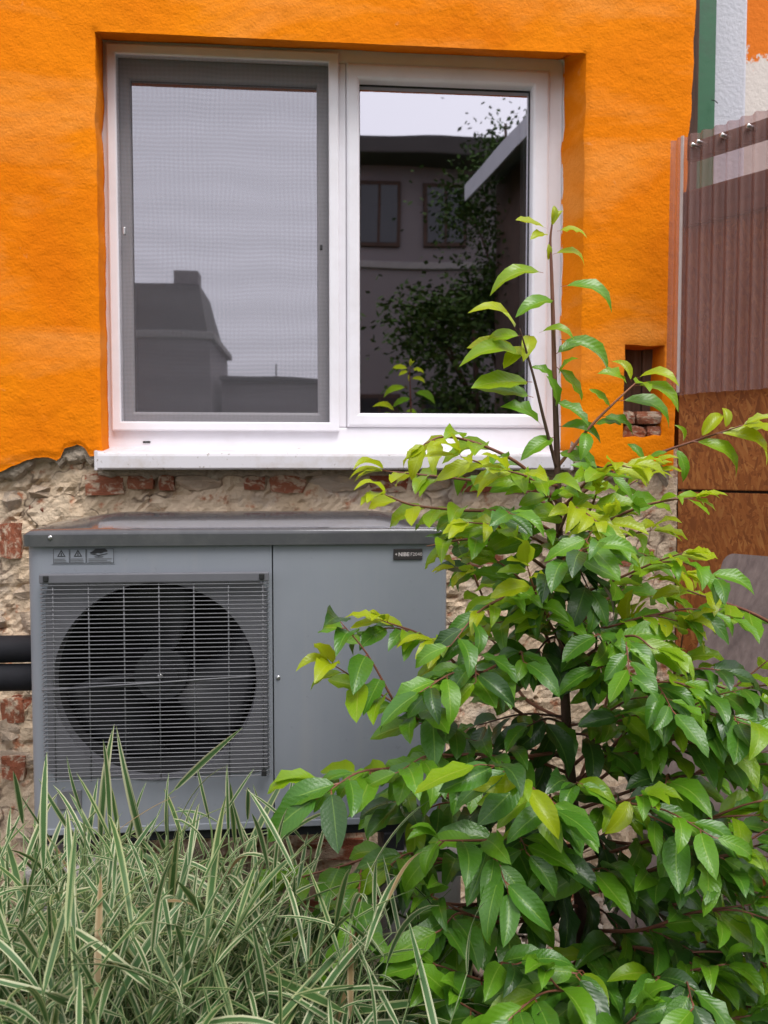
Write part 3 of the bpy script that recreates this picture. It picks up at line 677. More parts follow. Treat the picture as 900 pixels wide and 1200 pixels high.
# fan cavity, motor, blades
def disc_tube(name, mt, y0, y1, r, close):
    bm = bmesh.new(); N = 48
    a = [bm.verts.new((FC[0] + r * math.cos(2 * math.pi * k / N), y0, FC[1] + r * math.sin(2 * math.pi * k / N))) for k in range(N)]
    b = [bm.verts.new((v.co.x, y1, v.co.z)) for v in a]
    for k in range(N): f = bm.faces.new((a[k], a[(k + 1) % N], b[(k + 1) % N], b[k])); f.smooth = True
    if close == 'back': bm.faces.new(b)
    if close == 'front': bm.faces.new(a)
    bmesh.ops.recalc_face_normals(bm, faces=bm.faces)
    return link(name, done(bm, name), mt, hp)
disc_tube('fan_shroud', 'cavity', HY0 + 0.03, HY0 + 0.25, FR, 'back')
hub = disc_tube('fan_hub', 'fan', HY0 + 0.065, HY0 + 0.15, 0.062, 'front'); WORLD[hub.name] = Matrix.Identity(4)
hub2 = disc_tube('hub_cap', 'fan', HY0 + 0.058, HY0 + 0.07, 0.040, 'front')
o = tube('hub_bolt', 'steel', hp, [(FC[0], HY0 + 0.050, FC[1]), (FC[0], HY0 + 0.064, FC[1])], 0.007, 8)
def blade(a0):
    V, Fc = [], []; nr, na = 8, 9
    for i in range(nr + 1):
        r = 0.055 + (0.222 - 0.055) * i / nr
        span = R(62) + R(22) * (i / nr); st = R(18) * (i / nr) ** 1.5
        for j in range(na + 1):
            u = j / na; an = a0 + st + span * (u - 0.5)
            yy = HY0 + 0.075 + 0.075 * u - 0.02 * (i / nr) * math.sin(math.pi * u)
            V.append((FC[0] + r * math.cos(an), yy, FC[1] + r * math.sin(an)))
    m = na + 1
    for i in range(nr):
        for j in range(na): a = i * m + j; Fc.append((a, a + 1, a + m + 1, a + m))
    o = link('fan_blade', pyd('fan_blade', V, Fc), 'fan', hp, True)
    sm = o.modifiers.new('thickness', 'SOLIDIFY'); sm.thickness = 0.004
for k in range(3): blade(R(-28) + k * 2 * math.pi / 3)
# grille
GX0, GX1, GZ0, GZ1, GY = -0.606, -0.096, 0.687, 1.160, 1.972
gr = box('grille', 'bar', hp, GX0 - 0.002, GX1 + 0.002, GY - 0.002, GY + 0.014, GZ1 - 0.020, GZ1 + 0.002, 0.003); WORLD[gr.name] = Matrix.Identity(4)
nw = 47
wv, wf = tube_data([Vector((GX0, HY0 + 0.001, 0)), Vector((GX0, GY + 0.004, 0)), Vector((GX0 + 0.004, GY, 0)), Vector((GX1 - 0.004, GY, 0)), Vector((GX1, GY + 0.004, 0)), Vector((GX1, HY0 + 0.001, 0))], [0.0011] * 6, 5)
wme = pyd('grille_wire', wv, wf); wme.materials.append(M['wire'])
for k in range(nw):
    z = GZ0 + (GZ1 - 0.024 - GZ0) * k / (nw - 1); o = bpy.data.objects.new('grille_wire', wme); col.objects.link(o); o.location = (0, rnd.uniform(-0.0006, 0.0006), z + rnd.uniform(-0.0006, 0.0006)); adopt(o, gr)
for k in range(7):
    x = GX0 + 0.026 + 0.0785 * k; tube('grille_rod', 'wire', gr, [(x, GY + 0.0035, GZ0 - 0.004), (x + 0.001, GY + 0.0035, GZ1 - 0.01)], 0.0017, 5)
tube('grille_rod', 'wire', gr, [(GX0, GY - 0.001, 0.898), (GX1, GY - 0.001, 0.922)], 0.0020, 5)
for x, z in ((GX0 + 0.014, GZ1 - 0.009), (GX1 - 0.014, GZ1 - 0.009), (GX1 - 0.012, GZ0 + 0.004)):
    box('grille_clip', 'rubber', gr, x - 0.006, x + 0.006, GY - 0.006, GY + 0.004, z - 0.006, z + 0.008, 0.002)
def screw(px, py, y=HY0, r=0.0055):
    a = at(px, py, y); bm = bmesh.new(); bmesh.ops.create_uvsphere(bm, u_segments=10, v_segments=6, radius=r)
    for v in bm.verts: v.co = Vector((v.co.x, v.co.y * 0.55, v.co.z)) + Vector((a.x, y - 0.001, a.z))
    link('screw', done(bm, 'screw'), 'steel', hp, True)
screw(59, 630, HY0 - 0.012); screw(326, 794); screw(337, 962); screw(489, 949)
box('drain_cover', 'wire', hp, -0.585, -0.53, HY0 - 0.004, HY0 + 0.002, 0.61, 0.655, 0.002)
# printed label (hand, plate and warning triangles) and nameplate
lab = box('warning_label', 'enamel', hp, -0.586, -0.446, HY0 - 0.0012, HY0 + 0.001, 1.181, 1.2185, 0.0003); WORLD[lab.name] = Matrix.Identity(4)
def flat(name, mt, parent, polys, y):
    V, Fc = [], []
    for p in polys:
        b = len(V); V += [(x, y, z) for x, z in p]; Fc.append(tuple(range(b, len(V))))
    return link(name, pyd(name, V, Fc), mt, parent)
def rect_line(x0, x1, z0, z1, t): return [[(x0, z0), (x1, z0), (x1, z0 + t), (x0, z0 + t)], [(x0, z1 - t), (x1, z1 - t), (x1, z1), (x0, z1)], [(x0, z0 + t), (x0 + t, z0 + t), (x0 + t, z1 - t), (x0, z1 - t)], [(x1 - t, z0 + t), (x1, z0 + t), (x1, z1 - t), (x1 - t, z1 - t)]]
LY = HY0 - 0.0018
pr = []
for a, b in ((-0.583, -0.547), (-0.546, -0.510), (-0.509, -0.448)): pr += rect_line(a, b, 1.183, 1.2165, 0.0010)
flat('label_border', 'print', lab, pr, LY)
for cx in (-0.565, -0.528):
    t = [(cx - 0.0095, 1.1985), (cx + 0.0095, 1.1985), (cx, 1.2145)]; i = [(cx - 0.0062, 1.2003), (cx + 0.0062, 1.2003), (cx, 1.2108)]
    flat('warning_triangle', 'print', lab, [[t[k], t[(k + 1) % 3], i[(k + 1) % 3], i[k]] for k in range(3)] + [[(cx - 0.001, 1.2010), (cx + 0.001, 1.2010), (cx + 0.001, 1.2075), (cx - 0.001, 1.2075)]], LY)
    flat('label_text', 'print2', lab, [[(cx - 0.016, z), (cx + rnd.uniform(0.006, 0.016), z), (cx + 0.010, z + 0.0016), (cx - 0.016, z + 0.0016)] for z in (1.1855, 1.189, 1.1925)], LY)
flat('hand_mark', 'print', lab, [[(-0.503, 1.207), (-0.497, 1.2095), (-0.488, 1.2165), (-0.468, 1.2170), (-0.462, 1.213), (-0.462, 1.2095), (-0.469, 1.2085), (-0.476, 1.2055), (-0.484, 1.2065), (-0.490, 1.2045)], [(-0.500, 1.2040), (-0.482, 1.1995), (-0.462, 1.2040), (-0.462, 1.2060), (-0.482, 1.2020), (-0.500, 1.2060)], [(-0.489, 1.1965), (-0.474, 1.1965), (-0.470, 1.1985), (-0.493, 1.1985)]], LY)
flat('label_text', 'print2', lab, [[(-0.505, z), (-0.455 + d, z), (-0.455 + d, z + 0.0015), (-0.505, z + 0.0015)] for z, d in ((1.1855, 0.0), (1.189, -0.008), (1.1925, 0.003))], LY)
pl = box('nameplate', 'plate', hp, 0.197, 0.266, HY0 - 0.004, HY0 + 0.001, 1.1845, 1.2105, 0.0012); WORLD[pl.name] = Matrix.Identity(4)
def text(name, mt, parent, body, size, x, z, y, bold=0.0):
    cu = bpy.data.curves.new(name, 'FONT'); cu.body = body; cu.size = size; cu.offset = bold; cu.resolution_u = 3
    o = bpy.data.objects.new(name, cu); col.objects.link(o)
    dg = bpy.context.evaluated_depsgraph_get(); me = bpy.data.meshes.new_from_object(o.evaluated_get(dg)); bpy.data.objects.remove(o)
    me.transform(Matrix.Translation((x, y, z)) @ Matrix.Rotation(R(90), 4, 'X')); me.materials.clear()
    return link(name, me, mt, parent)
PY = HY0 - 0.0048
flat('nameplate_mark', 'letter', pl, [[(0.2005, 1.1975), (0.2025, 1.1968), (0.2040, 1.1945), (0.2045, 1.1972), (0.2068, 1.1985), (0.2045, 1.1990), (0.2032, 1.2012), (0.2027, 1.1988)]], PY)
text('nameplate_letters', 'letter', pl, 'NIBE', 0.0125, 0.2085, 1.1935, PY, 0.00035)
text('nameplate_letters', 'letter', pl, 'F2040', 0.0115, 0.2370, 1.1938, PY)
# feet rails and concrete supports
for x in (-0.55, 0.20):
    box('foot_rail', 'fan', hp, x - 0.025, x + 0.025, HY0 + 0.005, HY1 + 0.005, 0.478, 0.524, 0.004)
for nm, x0, x1, lab_ in (('l', -0.66, -0.44, 'rough concrete support block under the fan end of the heat pump'), ('r', 0.19, 0.36, 'rough concrete support block under the service panel end of the heat pump')):
    bm = bmesh.new(); box_bm(bm, x0, x1, HY0 - 0.02, HY1 + 0.05, -0.02, 0.478, 0.010)
    tag(link('concrete_block', done(bm, 'concrete_block'), 'concrete'), lab_, 'block', 'blocks under the heat pump')
# insulated pipes
def pipe(z, y, lb):
    pts = [(-2.6, y + 0.02, z + 0.01), (-1.6, y + 0.01, z + 0.004), (-1.0, y, z), (-0.75, y, z), (HX0 + 0.01, y, z)]
    tag(tube('insulated_pipe', 'foam', None, pts, [0.036, 0.0365, 0.036, 0.0355, 0.0355], 16), lb, 'pipe', 'pipes into the heat pump')
pipe(0.926, 2.30, 'black foam insulated pipe entering the heat pump side, the upper of two'); pipe(0.853, 2.29, 'black foam insulated pipe entering the heat pump side, the lower of two')

# ------------------------------------------------------------------ gate, sheet and neighbours at the right
GO = Vector((1.10, 2.45, 0)); GD = Vector((0.56, -0.83, 0)).normalized(); GN = Vector((GD.y, -GD.x, 0))   # GN towards the yard
if GN.dot(Vector((0, 0, 0)) - GO) < 0: GN = -GN
def gp(t, n, z): return GO + GD * t + GN * n + Vector((0, 0, z))
def gbox(name, mt, parent, t0, t1, n0, n1, z0, z1, bev=0.003):
    bm = bmesh.new(); vv = box_bm(bm, t0, t1, n0, n1, z0, z1, bev)
    for v in bm.verts: v.co = gp(v.co.x, v.co.y, v.co.z)
    bmesh.ops.recalc_face_normals(bm, faces=bm.faces)
    return link(name, done(bm, name), mt, parent)
gate = thing('board_fence', gp(0.45, -0.03, 0), 'brown strand board fence with dark top rail next to the orange corner', 'fence')
gbox('strand_board', 'osb', gate, -0.012, 1.1, -0.018, 0, 1.338, 2.19)
gbox('strand_board', 'osb', gate, -0.012, 1.1, -0.020, -0.003, 0.03, 1.331)
gbox('seam_backing', 'dark_wood', gate, 0.0, 1.1, -0.06, -0.021, 1.27, 1.40)  # added behind the boards to stop light showing through their seam
gbox('top_rail', 'dark_wood', gate, 0.0, 1.1, -0.03, 0.0, 2.295, 2.345)
gbox('lower_rail', 'brown_wood', gate, 0.0, 1.1, 0.002, 0.024, 2.10, 2.20)
for t in (0.62, 1.02): gbox('fence_post', 'dark_wood', gate, t, t + 0.06, -0.09, -0.032, 0, 2.34)
def sheet():
    V, Fc = [], []; n = 240; L = 1.1; p = 0.0385
    for i in range(n + 1):
        t = -0.03 + L * i / n
        off = 0.036 + 0.0085 * math.cos(2 * math.pi * t / p)
        for z in (1.615, 1.98, 2.352):
            V.append(gp(t + 0.01 * (z - 2) * 0, off + 0.004 * fbm((t * 3, z, 0)), z + 0.003 * fbm((t * 9, 3, z))))
    for i in range(n):
        for j in range(2): a = i * 3 + j; Fc.append((a, a + 3, a + 4, a + 1))
    o = link('corrugated_sheet', pyd('corrugated_sheet', V, Fc), 'sheet', None, True)
    tag(o, 'translucent reddish brown corrugated plastic sheet screwed over the board fence', 'sheet')
sheet()
gbox('edge_strip', 'strip', None, 0.012, 0.020, 0.046, 0.052, 1.62, 2.35, 0.001)  # thin pale line along the edge of the sheet
bt = bpy.data.objects['edge_strip']; tag(bt, 'thin pale upright strip on the edge of the corrugated sheet', 'strip')
for t, z in ((0.045, 2.318), (0.062, 2.322), (0.135, 2.318), (0.21, 2.32), (0.29, 2.32)):
    p = gp(t, 0.046, z); tube('bolt', 'steel', gate, [p - GN * 0.04, p + GN * 0.004], 0.006, 8)
# leaning board
def lean():
    A = Vector((1.155, 2.28, 1.165)); dn = (Vector((1.046, 2.22, 0.899)) - A).normalized(); rt = (Vector((1.21, 2.16, 1.152)) - A); rt = (rt - dn * rt.dot(dn)).normalized(); nn = rt.cross(dn).normalized()
    L = 1.165 / abs(dn.z) - 0.02; W = 0.33; r = 0.03; prof = []
    for k in range(7): an = math.pi / 2 * k / 6; prof.append((r - r * math.cos(an), r - r * math.sin(an)))
    for k in range(7): an = math.pi / 2 * k / 6; prof.append((W - r + r * math.sin(an), r - r * math.cos(an)))
    prof += [(W, L), (0, L)]
    bm = bmesh.new(); fr = [bm.verts.new(A + rt * a + dn * b) for a, b in prof]; f = bm.faces.new(fr)
    ex = bmesh.ops.extrude_face_region(bm, geom=[f]); bmesh.ops.translate(bm, vec=nn * 0.022 * (1 if nn.y > 0 else -1), verts=[v for v in ex['geom'] if isinstance(v, bmesh.types.BMVert)])
    bmesh.ops.recalc_face_normals(bm, faces=bm.faces)
    tag(link('weathered_board', done(bm, 'weathered_board'), 'old_wood'), 'weathered grey wooden board with rounded corners leaning on the brown fence', 'board')
lean()
# posts and walls beyond the corner
gpost = thing('green_post', (1.275, 2.78, 0), 'green painted wooden post with a dark bare side behind the orange corner', 'post')
box('bare_side', 'dark_wood', gpost, 1.222, 1.257, 2.72, 2.84, 0, 3.4, 0.003); box('painted_side', 'green', gpost, 1.2575, 1.318, 2.73, 2.84, 0, 3.4, 0.003)
tag(box('pale_pillar', 'pale', None, 1.335, 1.512, 2.90, 3.15, 0, 3.4, 0.01), 'pale grey plastered pillar between green post and half painted wall', 'pillar')
tag(box('half_painted_wall', 'half', None, 1.20, 4.5, 3.16, 3.4, 0, 3.4, 0.0), 'cream wall with a ragged band of orange paint across its top', 'wall')
tube('rusty_wire', 'rubber', gpost, [at(834, 117, 2.72), at(838, 118, 2.71), at(841, 121, 2.70)], 0.0015, 5)

# ------------------------------------------------------------------ leafy shrub
def leaf_mesh(name, mi, W, arch, fold, wav, ph, twist):
    rows = [0.0, 0.085, 0.17, 0.31, 0.47, 0.63, 0.78, 0.90, 1.0]; V, Fc, U = [], [], []
    for t in rows:
        s = max(0, (t - 0.085) / 0.915)
        w_ = 0.012 if t < 0.09 else W * (s ** 0.62) * ((1 - s) ** 0.85) * 2.55 + 0.001
        zc = arch * (4 * t * (1 - t)) * (0.75 + 0.5 * t)
        for k, u in enumerate((-1, -0.5, 0, 0.5, 1)):
            a = twist * (t - 0.3)
            x = u * w_; z = abs(u) * w_ * fold + (wav * math.sin(ph + 21 * t + (1.3 if u > 0 else 0)) * abs(u) ** 2 * (w_ / W if W else 1))
            V.append((x * math.cos(a) - z * math.sin(a), t + 0.02 * math.sin(ph + 3 * t) * 0, zc + z * math.cos(a) + x * math.sin(a))); U.append((0.5 + u * 0.5, t))
    # sideways sweep
    V = [(x + 0.05 * math.sin(ph) * math.sin(math.pi * y), y, z) for x, y, z in V]
    for i in range(len(rows) - 1):
        for k in range(4): a = i * 5 + k; Fc.append((a, a + 1, a + 6, a + 5))
    return V, Fc, U
LEAF = {}
rl = random.Random(3)
LV = []
for k in range(9):
    LV.append((rl.uniform(0.175, 0.235), rl.uniform(0.06, 0.19), rl.uniform(0.12, 0.55), rl.uniform(0.025, 0.085), rl.uniform(0, 6), rl.uniform(-0.5, 0.5)))
LV.append((0.20, 0.20, 0.7, 0.012, 1.0, 0.1)); LV.append((0.21, 0.03, 0.25, 0.03, 2.0, 0.2)); LV.append((0.19, 0.24, 0.35, 0.015, 4.0, -0.2))
LD = []
def mesh_uv(me, Fc, U):
    uv = me.uv_layers.new(name='UVMap'); flat_ = []
    for f in Fc:
        for i in f: flat_ += U[i]
    uv.data.foreach_set('uv', flat_)
for i, p in enumerate(LV):
    V, Fc, U = leaf_mesh('leaf', 0, *p); LD.append((V, Fc, U))
    for ag in range(5):
        me = pyd('leaf', V, Fc); mesh_uv(me, Fc, U); me.materials.append(M['leaf%d' % ag]); me.polygons.foreach_set('use_smooth', [True] * len(Fc)); LEAF[i, ag] = me
leaves = []      # (variant, age, matrix)
def add_leaf(base, tip, up, var, age, wscale=1.0):
    d = tip - base; L = d.length; d = d / L
    n = up - d * up.dot(d)
    if n.length < 1e-3: n = Vector((0, 0, 1)).cross(d)
    n.normalize(); x = d.cross(n).normalized()
    m = Matrix(((x.x, d.x, n.x, base.x), (x.y, d.y, n.y, base.y), (x.z, d.z, n.z, base.z), (0, 0, 0, 1)))
    leaves.append((var, age, m @ Matrix.Diagonal((L * wscale, L, L, 1))))
def spline(pts, n):
    P = [pts[0] * 2 - pts[1]] + pts + [pts[-1] * 2 - pts[-2]]; out = []
    seg = len(pts) - 1
    for i in range(n + 1):
        f = i / n * seg; k = min(int(f), seg - 1); t = f - k; a, b, c, d = P[k:k + 4]
        out.append(0.5 * ((2 * b) + (-a + c) * t + (2 * a - 5 * b + 4 * c - d) * t * t + (-a + 3 * b - 3 * c + d) * t ** 3))
    return out
shrub = thing('leafy_shrub', (0.45, 1.6, 0), 'tall glossy green leafy shrub with yellow green shoot tips in front of the heat pump', 'shrub')
SD = 1.60
stem_px = [(690, 1560, SD), (688, 1330, SD), (686, 1190, SD), (680, 1060, SD), (672, 950, SD), (664, 850, SD), (659, 740, SD), (656, 640, SD), (653, 540, SD), (650, 450, SD), (648, 370, SD), (646, 310, SD), (645, 280, SD), (647, 262, SD)]
stem = spline([at(*p) for p in stem_px], 60)
def srad(i):
    t = i / 60
    return 0.0150 * (1 - t) ** 1.35 + 0.0018
tube('stem', 'bark', shrub, stem[:42], [srad(i) for i in range(42)], 8)
tube('stem_tip', 'twig', shrub, stem[41:], [srad(i) for i in range(41, 61)], 6)
rb = random.Random(21)
AXIS = Vector((0.42, 1.6, 0))
def twig(p, t, r):
    d = (t * 0.8 + Vector((r.uniform(-0.9, 0.9), r.uniform(-0.9, 0.4), r.uniform(-0.5, 0.3)))).normalized(); L = r.uniform(0.10, 0.19)
    C = spline([p, p + d * L * 0.5 + Vector((0, 0, 0.01)), p + d * L + Vector((0, 0, -0.008))], 8); tube('branch', 'twig', shrub, C, [0.0016 * (1 - i / 8) + 0.0009 for i in range(9)], 5)
    k = r.randrange(2)
    for i in (2, 4, 5, 6, 7, 8):
        side = d.cross(Vector((0, 0, 1))).normalized() * (1 if (i + k) % 2 else -1)
        e = (d * 0.6 + side * r.uniform(0.4, 1.0) + Vector((0, r.uniform(-0.3, 0.1), -r.uniform(0.3, 1.0)))).normalized()
        add_leaf(C[i], C[i] + e * r.uniform(0.070, 0.112) * (0.82 if p.z > 1.0 else 1.0), Vector((r.uniform(-0.4, 0.4), r.uniform(-1.2, 0.0), 1)), r.randrange(12), min(4, max(1, int(r.gauss(3.3, 0.8)))))
def branch(pts_px, young=1.0, r0=0.0042, mt='twig', s0=0.25, gap=0.030, size=0.098, tip=3, skip=0, droop=0.45, base_age=3.4, side_bias=0.0):
    P = [at(*p) for p in pts_px]; n = max(8, len(P) * 5); C = spline(P, n)
    tube('branch', mt, shrub, C, [r0 * 0.68 * (1 - i / n) ** 0.7 + 0.0010 for i in range(n + 1)], 6)
    L = [0.0]
    for a, b in zip(C, C[1:]): L.append(L[-1] + (b - a).length)
    tot = L[-1]; s = tot * s0; k = rb.randrange(2)
    def pos(s):
        for i in range(n):
            if L[i + 1] >= s: return C[i].lerp(C[i + 1], (s - L[i]) / max(1e-6, L[i + 1] - L[i])), (C[i + 1] - C[i]).normalized()
        return C[-1], (C[-1] - C[-2]).normalized()
    while s < tot - 0.006:
        p, t = pos(s); f = s / tot
        side = t.cross(Vector((0, 0, 1)))
        if side.length < 0.25: side = Vector((rb.uniform(-1, 1), rb.uniform(-1, 1), 0))
        side.normalize(); sg = 1 if k % 2 == 0 else -1
        d = t * rb.uniform(0.35, 0.8) + side * sg * rb.uniform(0.6, 1.0) + Vector((0, 0, -1)) * rb.uniform(0.2, 1.0) * droop * 1.6
        d += Vector((rb.uniform(-0.2, 0.2), rb.uniform(-0.35, 0.1), rb.uniform(-0.15, 0.15))); d.normalize()
        out = Vector((p.x - AXIS.x, p.y - AXIS.y, 0)); out = out.normalized() if out.length > 0.01 else Vector((0, -1, 0))
        up = Vector((0, 0, 1.0)) + out * 0.45 + Vector((rb.uniform(-0.5, 0.5), rb.uniform(-1.2, 0.0), 0))
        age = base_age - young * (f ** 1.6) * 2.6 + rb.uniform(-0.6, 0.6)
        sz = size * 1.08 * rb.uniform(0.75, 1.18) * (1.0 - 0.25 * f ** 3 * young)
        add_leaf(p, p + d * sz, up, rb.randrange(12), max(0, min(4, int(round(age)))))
        s += gap * 0.84 * rb.uniform(0.7, 1.3); k += 1
    my = sum(q[1] for q in pts_px) / len(pts_px)
    if tip and len(pts_px) >= 4 and my > 740:
        for f in ((0.35, 0.55, 0.78) if my > 850 else (0.45, 0.75)): twig(*pos(tot * f), rb)
    p, t = C[-1], (C[-1] - C[-3]).normalized()
    for j in range(tip):
        d = t + Vector((rb.uniform(-0.6, 0.6), rb.uniform(-0.6, 0.4), rb.uniform(-0.75, 0.35) * (0.5 + droop))); d.normalize()
        add_leaf(p, p + d * size * rb.uniform(0.55, 0.95), Vector((rb.uniform(-0.4, 0.4), rb.uniform(-0.6, 0.1), 1)), rb.randrange(12), (0 if p.z > 1.02 else rb.choice((0, 1, 1, 2))) if young > 0.8 else max(1, int(base_age - 2.2 * young)))
def hand(bx, by, tx, ty, age, var=None, d0=SD, d1=None, up=(0, -0.85, 1), ws=1.0):
    d1 = d0 + rb.uniform(-0.045, 0.02) if d1 is None else d1
    add_leaf(at(bx, by, d0), at(tx, ty, d1), Vector(up), rb.randrange(12) if var is None else var, age, ws)
A_ = 11   # strongly arched variant
for args in [(641, 268, 604, 258, 0, 10), (647, 263, 649, 241, 0, 9), (646, 266, 660, 247, 0, 9), (653, 271, 688, 279, 0, 5), (641, 276, 621, 281, 0, 2), (643, 284, 642, 305, 0, 1), (648, 298, 685, 312, 0, A_), (637, 320, 574, 347, 1, A_), (657, 336, 717, 367, 2, A_),
             (650, 352, 604, 372, 2, 3), (605, 388, 548, 367, 0, A_), (632, 390, 673, 399, 1, A_), (656, 398, 712, 437, 2, 9), (620, 392, 613, 424, 0, 3), (608, 412, 547, 408, 0, 2), (616, 420, 538, 430, 1, A_), (612, 404, 590, 432, 0, 6), (624, 448, 552, 455, 1, 10), (625, 466, 553, 454, 2, 10), (634, 498, 586, 477, 2, 5),
             (652, 430, 682, 470, 1, 7), (650, 448, 622, 430, 2, 8), (650, 470, 690, 500, 2, 4), (652, 480, 640, 440, 2, 7), (653, 500, 704, 520, 2, 9), (654, 440, 678, 420, 1, 2), (651, 415, 690, 405, 2, 4), (650, 512, 610, 540, 2, 3), (652, 530, 700, 548, 2, 6)]:
    hand(*args)
branch([(653, 552, SD), (637, 490, 1.58), (627, 448, 1.57), (617, 412, 1.56), (609, 385, 1.55)], s0=0.95, tip=0, r0=0.0036, mt='bark')
branch([(655, 545, SD), (690, 502, 1.58), (722, 470, 1.56), (748, 446, 1.55)], s0=0.96, tip=0, r0=0.0036, mt='pinktwig')
for args in [(745, 444, 796, 453, 0, A_, 1.55), (743, 452, 795, 483, 1, A_, 1.55), (724, 470, 784, 503, 2, A_, 1.56), (740, 448, 716, 424, 0, 9, 1.55), (736, 452, 700, 438, 1, 5, 1.55), (716, 478, 690, 456, 1, 4, 1.56), (705, 488, 742, 512, 2, 8, 1.57), (695, 498, 730, 500, 2, 1, 1.57), (686, 505, 680, 540, 2, 3, 1.57), (672, 520, 698, 553, 2, 7, 1.58)]:
    hand(*args)
branch([(656, 598, SD), (705, 562, 1.57), (765, 534, 1.54), (822, 514, 1.52), (872, 498, 1.50)], s0=0.97, tip=0, r0=0.004, mt='twig')
for args in [(792, 524, 800, 565, 2, 1, 1.53), (810, 517, 862, 560, 1, A_, 1.52), (838, 508, 898, 546, 0, A_, 1.51), (866, 499, 905, 512, 0, 5, 1.50), (872, 497, 910, 490, 0, 4, 1.50), (850, 503, 846, 478, 0, 9, 1.51), (820, 514, 846, 486, 0, 9, 1.51), (800, 519, 790, 498, 1, 9, 1.52), (755, 540, 735, 520, 2, 2, 1.54), (760, 537, 782, 530, 2, 6, 1.54), (716, 556, 740, 585, 2, 7, 1.56), (700, 566, 668, 545, 2, 3, 1.56)]:
    hand(*args)
branch([(657, 648, SD), (700, 618, 1.56), (745, 596, 1.53), (785, 586, 1.50), (812, 584, 1.48)], s0=0.3, gap=0.026, size=0.082, droop=0.35, base_age=2.6)
branch([(658, 690, SD), (700, 650, 1.62), (735, 628, 1.62), (762, 622, 1.6)], s0=0.3, gap=0.03, size=0.08, base_age=2.7)
branch([(657, 660, SD), (690, 600, 1.55), (700, 575, 1.5)], s0=0.3, size=0.085, base_age=2.4, gap=0.03)
# left, upper
branch([(654, 590, SD), (610, 545, 1.57), (560, 520, 1.55), (520, 512, 1.53), (498, 520, 1.52)], s0=0.35, gap=0.03, size=0.085, droop=0.4, base_age=2.4)
branch([(656, 628, SD), (604, 602, 1.56), (540, 598, 1.52), (484, 592, 1.49), (452, 580, 1.47)], s0=0.22, gap=0.029, size=0.088, droop=0.4, base_age=2.5)
branch([(655, 600, SD), (600, 570, 1.66), (545, 562, 1.68), (490, 556, 1.70), (452, 552, 1.70)], s0=0.3, gap=0.033, size=0.088, base_age=2.3)
branch([(656, 610, SD), (640, 580, 1.5), (620, 560, 1.45), (596, 552, 1.42)], s0=0.25, gap=0.028, size=0.085, base_age=2.0)
branch([(658, 680, SD), (600, 640, 1.55), (550, 632, 1.5), (500, 640, 1.47)], s0=0.25, gap=0.032, size=0.09, base_age=2.8, young=0.7)
branch([(664, 845, 1.62), (612, 815, 1.66), (588, 756, 1.70), (562, 690, 1.72), (544, 640, 1.73)], s0=0.2, gap=0.036, size=0.085, base_age=2.6, mt='pinktwig')
branch([(662, 800, SD), (630, 720, 1.56), (610, 680, 1.52), (580, 655, 1.5)], s0=0.25, gap=0.033, size=0.09, base_age=2.9, young=0.6)
# left, middle
branch([(663, 905, SD), (600, 880, 1.56), (518, 858, 1.50), (456, 820, 1.46), (392, 780, 1.42)], s0=0.28, gap=0.034, size=0.098, base_age=3.0)
branch([(660, 870, SD), (560, 800, 1.54), (500, 748, 1.52), (450, 728, 1.50)], s0=0.25, gap=0.034, size=0.09, base_age=3.0)
branch([(664, 880, SD), (600, 888, 1.50), (544, 884, 1.45), (460, 900, 1.40), (376, 912, 1.37)], s0=0.25, gap=0.036, size=0.098, base_age=3.1, droop=0.6, young=0.75)
branch([(660, 780, SD), (610, 770, 1.5), (560, 790, 1.42), (520, 800, 1.38)], s0=0.3, gap=0.034, size=0.092, base_age=3.2, young=0.5)
branch([(666, 930, SD), (590, 950, 1.62), (500, 930, 1.66), (450, 940, 1.68)], s0=0.2, gap=0.034, size=0.095, base_age=3.6, young=0.3)
# towards the viewer
branch([(670, 960, SD), (650, 940, 1.45), (625, 925, 1.33), (606, 915, 1.27)], s0=0.5, gap=0.04, size=0.092, tip=4, base_age=2.4, droop=0.7)
branch([(674, 975, SD), (700, 950, 1.45), (735, 938, 1.35), (752, 932, 1.30)], s0=0.5, gap=0.04, size=0.092, tip=4, base_age=2.6, droop=0.7)
branch([(676, 1000, SD), (610, 985, 1.45), (560, 985, 1.36), (515, 985, 1.31)], s0=0.3, gap=0.04, size=0.10, base_age=3.0, droop=0.8, young=0.3)
branch([(680, 1060, SD), (610, 1080, 1.50), (560, 1075, 1.42), (505, 1050, 1.38)], s0=0.3, gap=0.04, size=0.10, base_age=3.4, droop=0.8, young=0.3)
branch([(684, 1120, SD), (630, 1160, 1.45), (570, 1150, 1.36), (510, 1130, 1.31)], s0=0.3, gap=0.038, size=0.10, base_age=3.4, droop=0.6, young=0.3)
branch([(684, 1140, SD), (640, 1200, 1.40), (580, 1195, 1.30), (530, 1170, 1.26)], s0=0.3, gap=0.038, size=0.10, base_age=3.2, droop=0.6, young=0.3)
branch([(672, 990, SD), (560, 1010, 1.55), (460, 1000, 1.5), (400, 1015, 1.47), (345, 1030, 1.45)], s0=0.2, gap=0.038, size=0.10, base_age=3.4, droop=0.5, young=0.5)
branch([(676, 1030, SD), (560, 1060, 1.6), (450, 1050, 1.56), (390, 1070, 1.52)], s0=0.25, gap=0.038, size=0.10, base_age=3.6, droop=0.6, young=0.2)
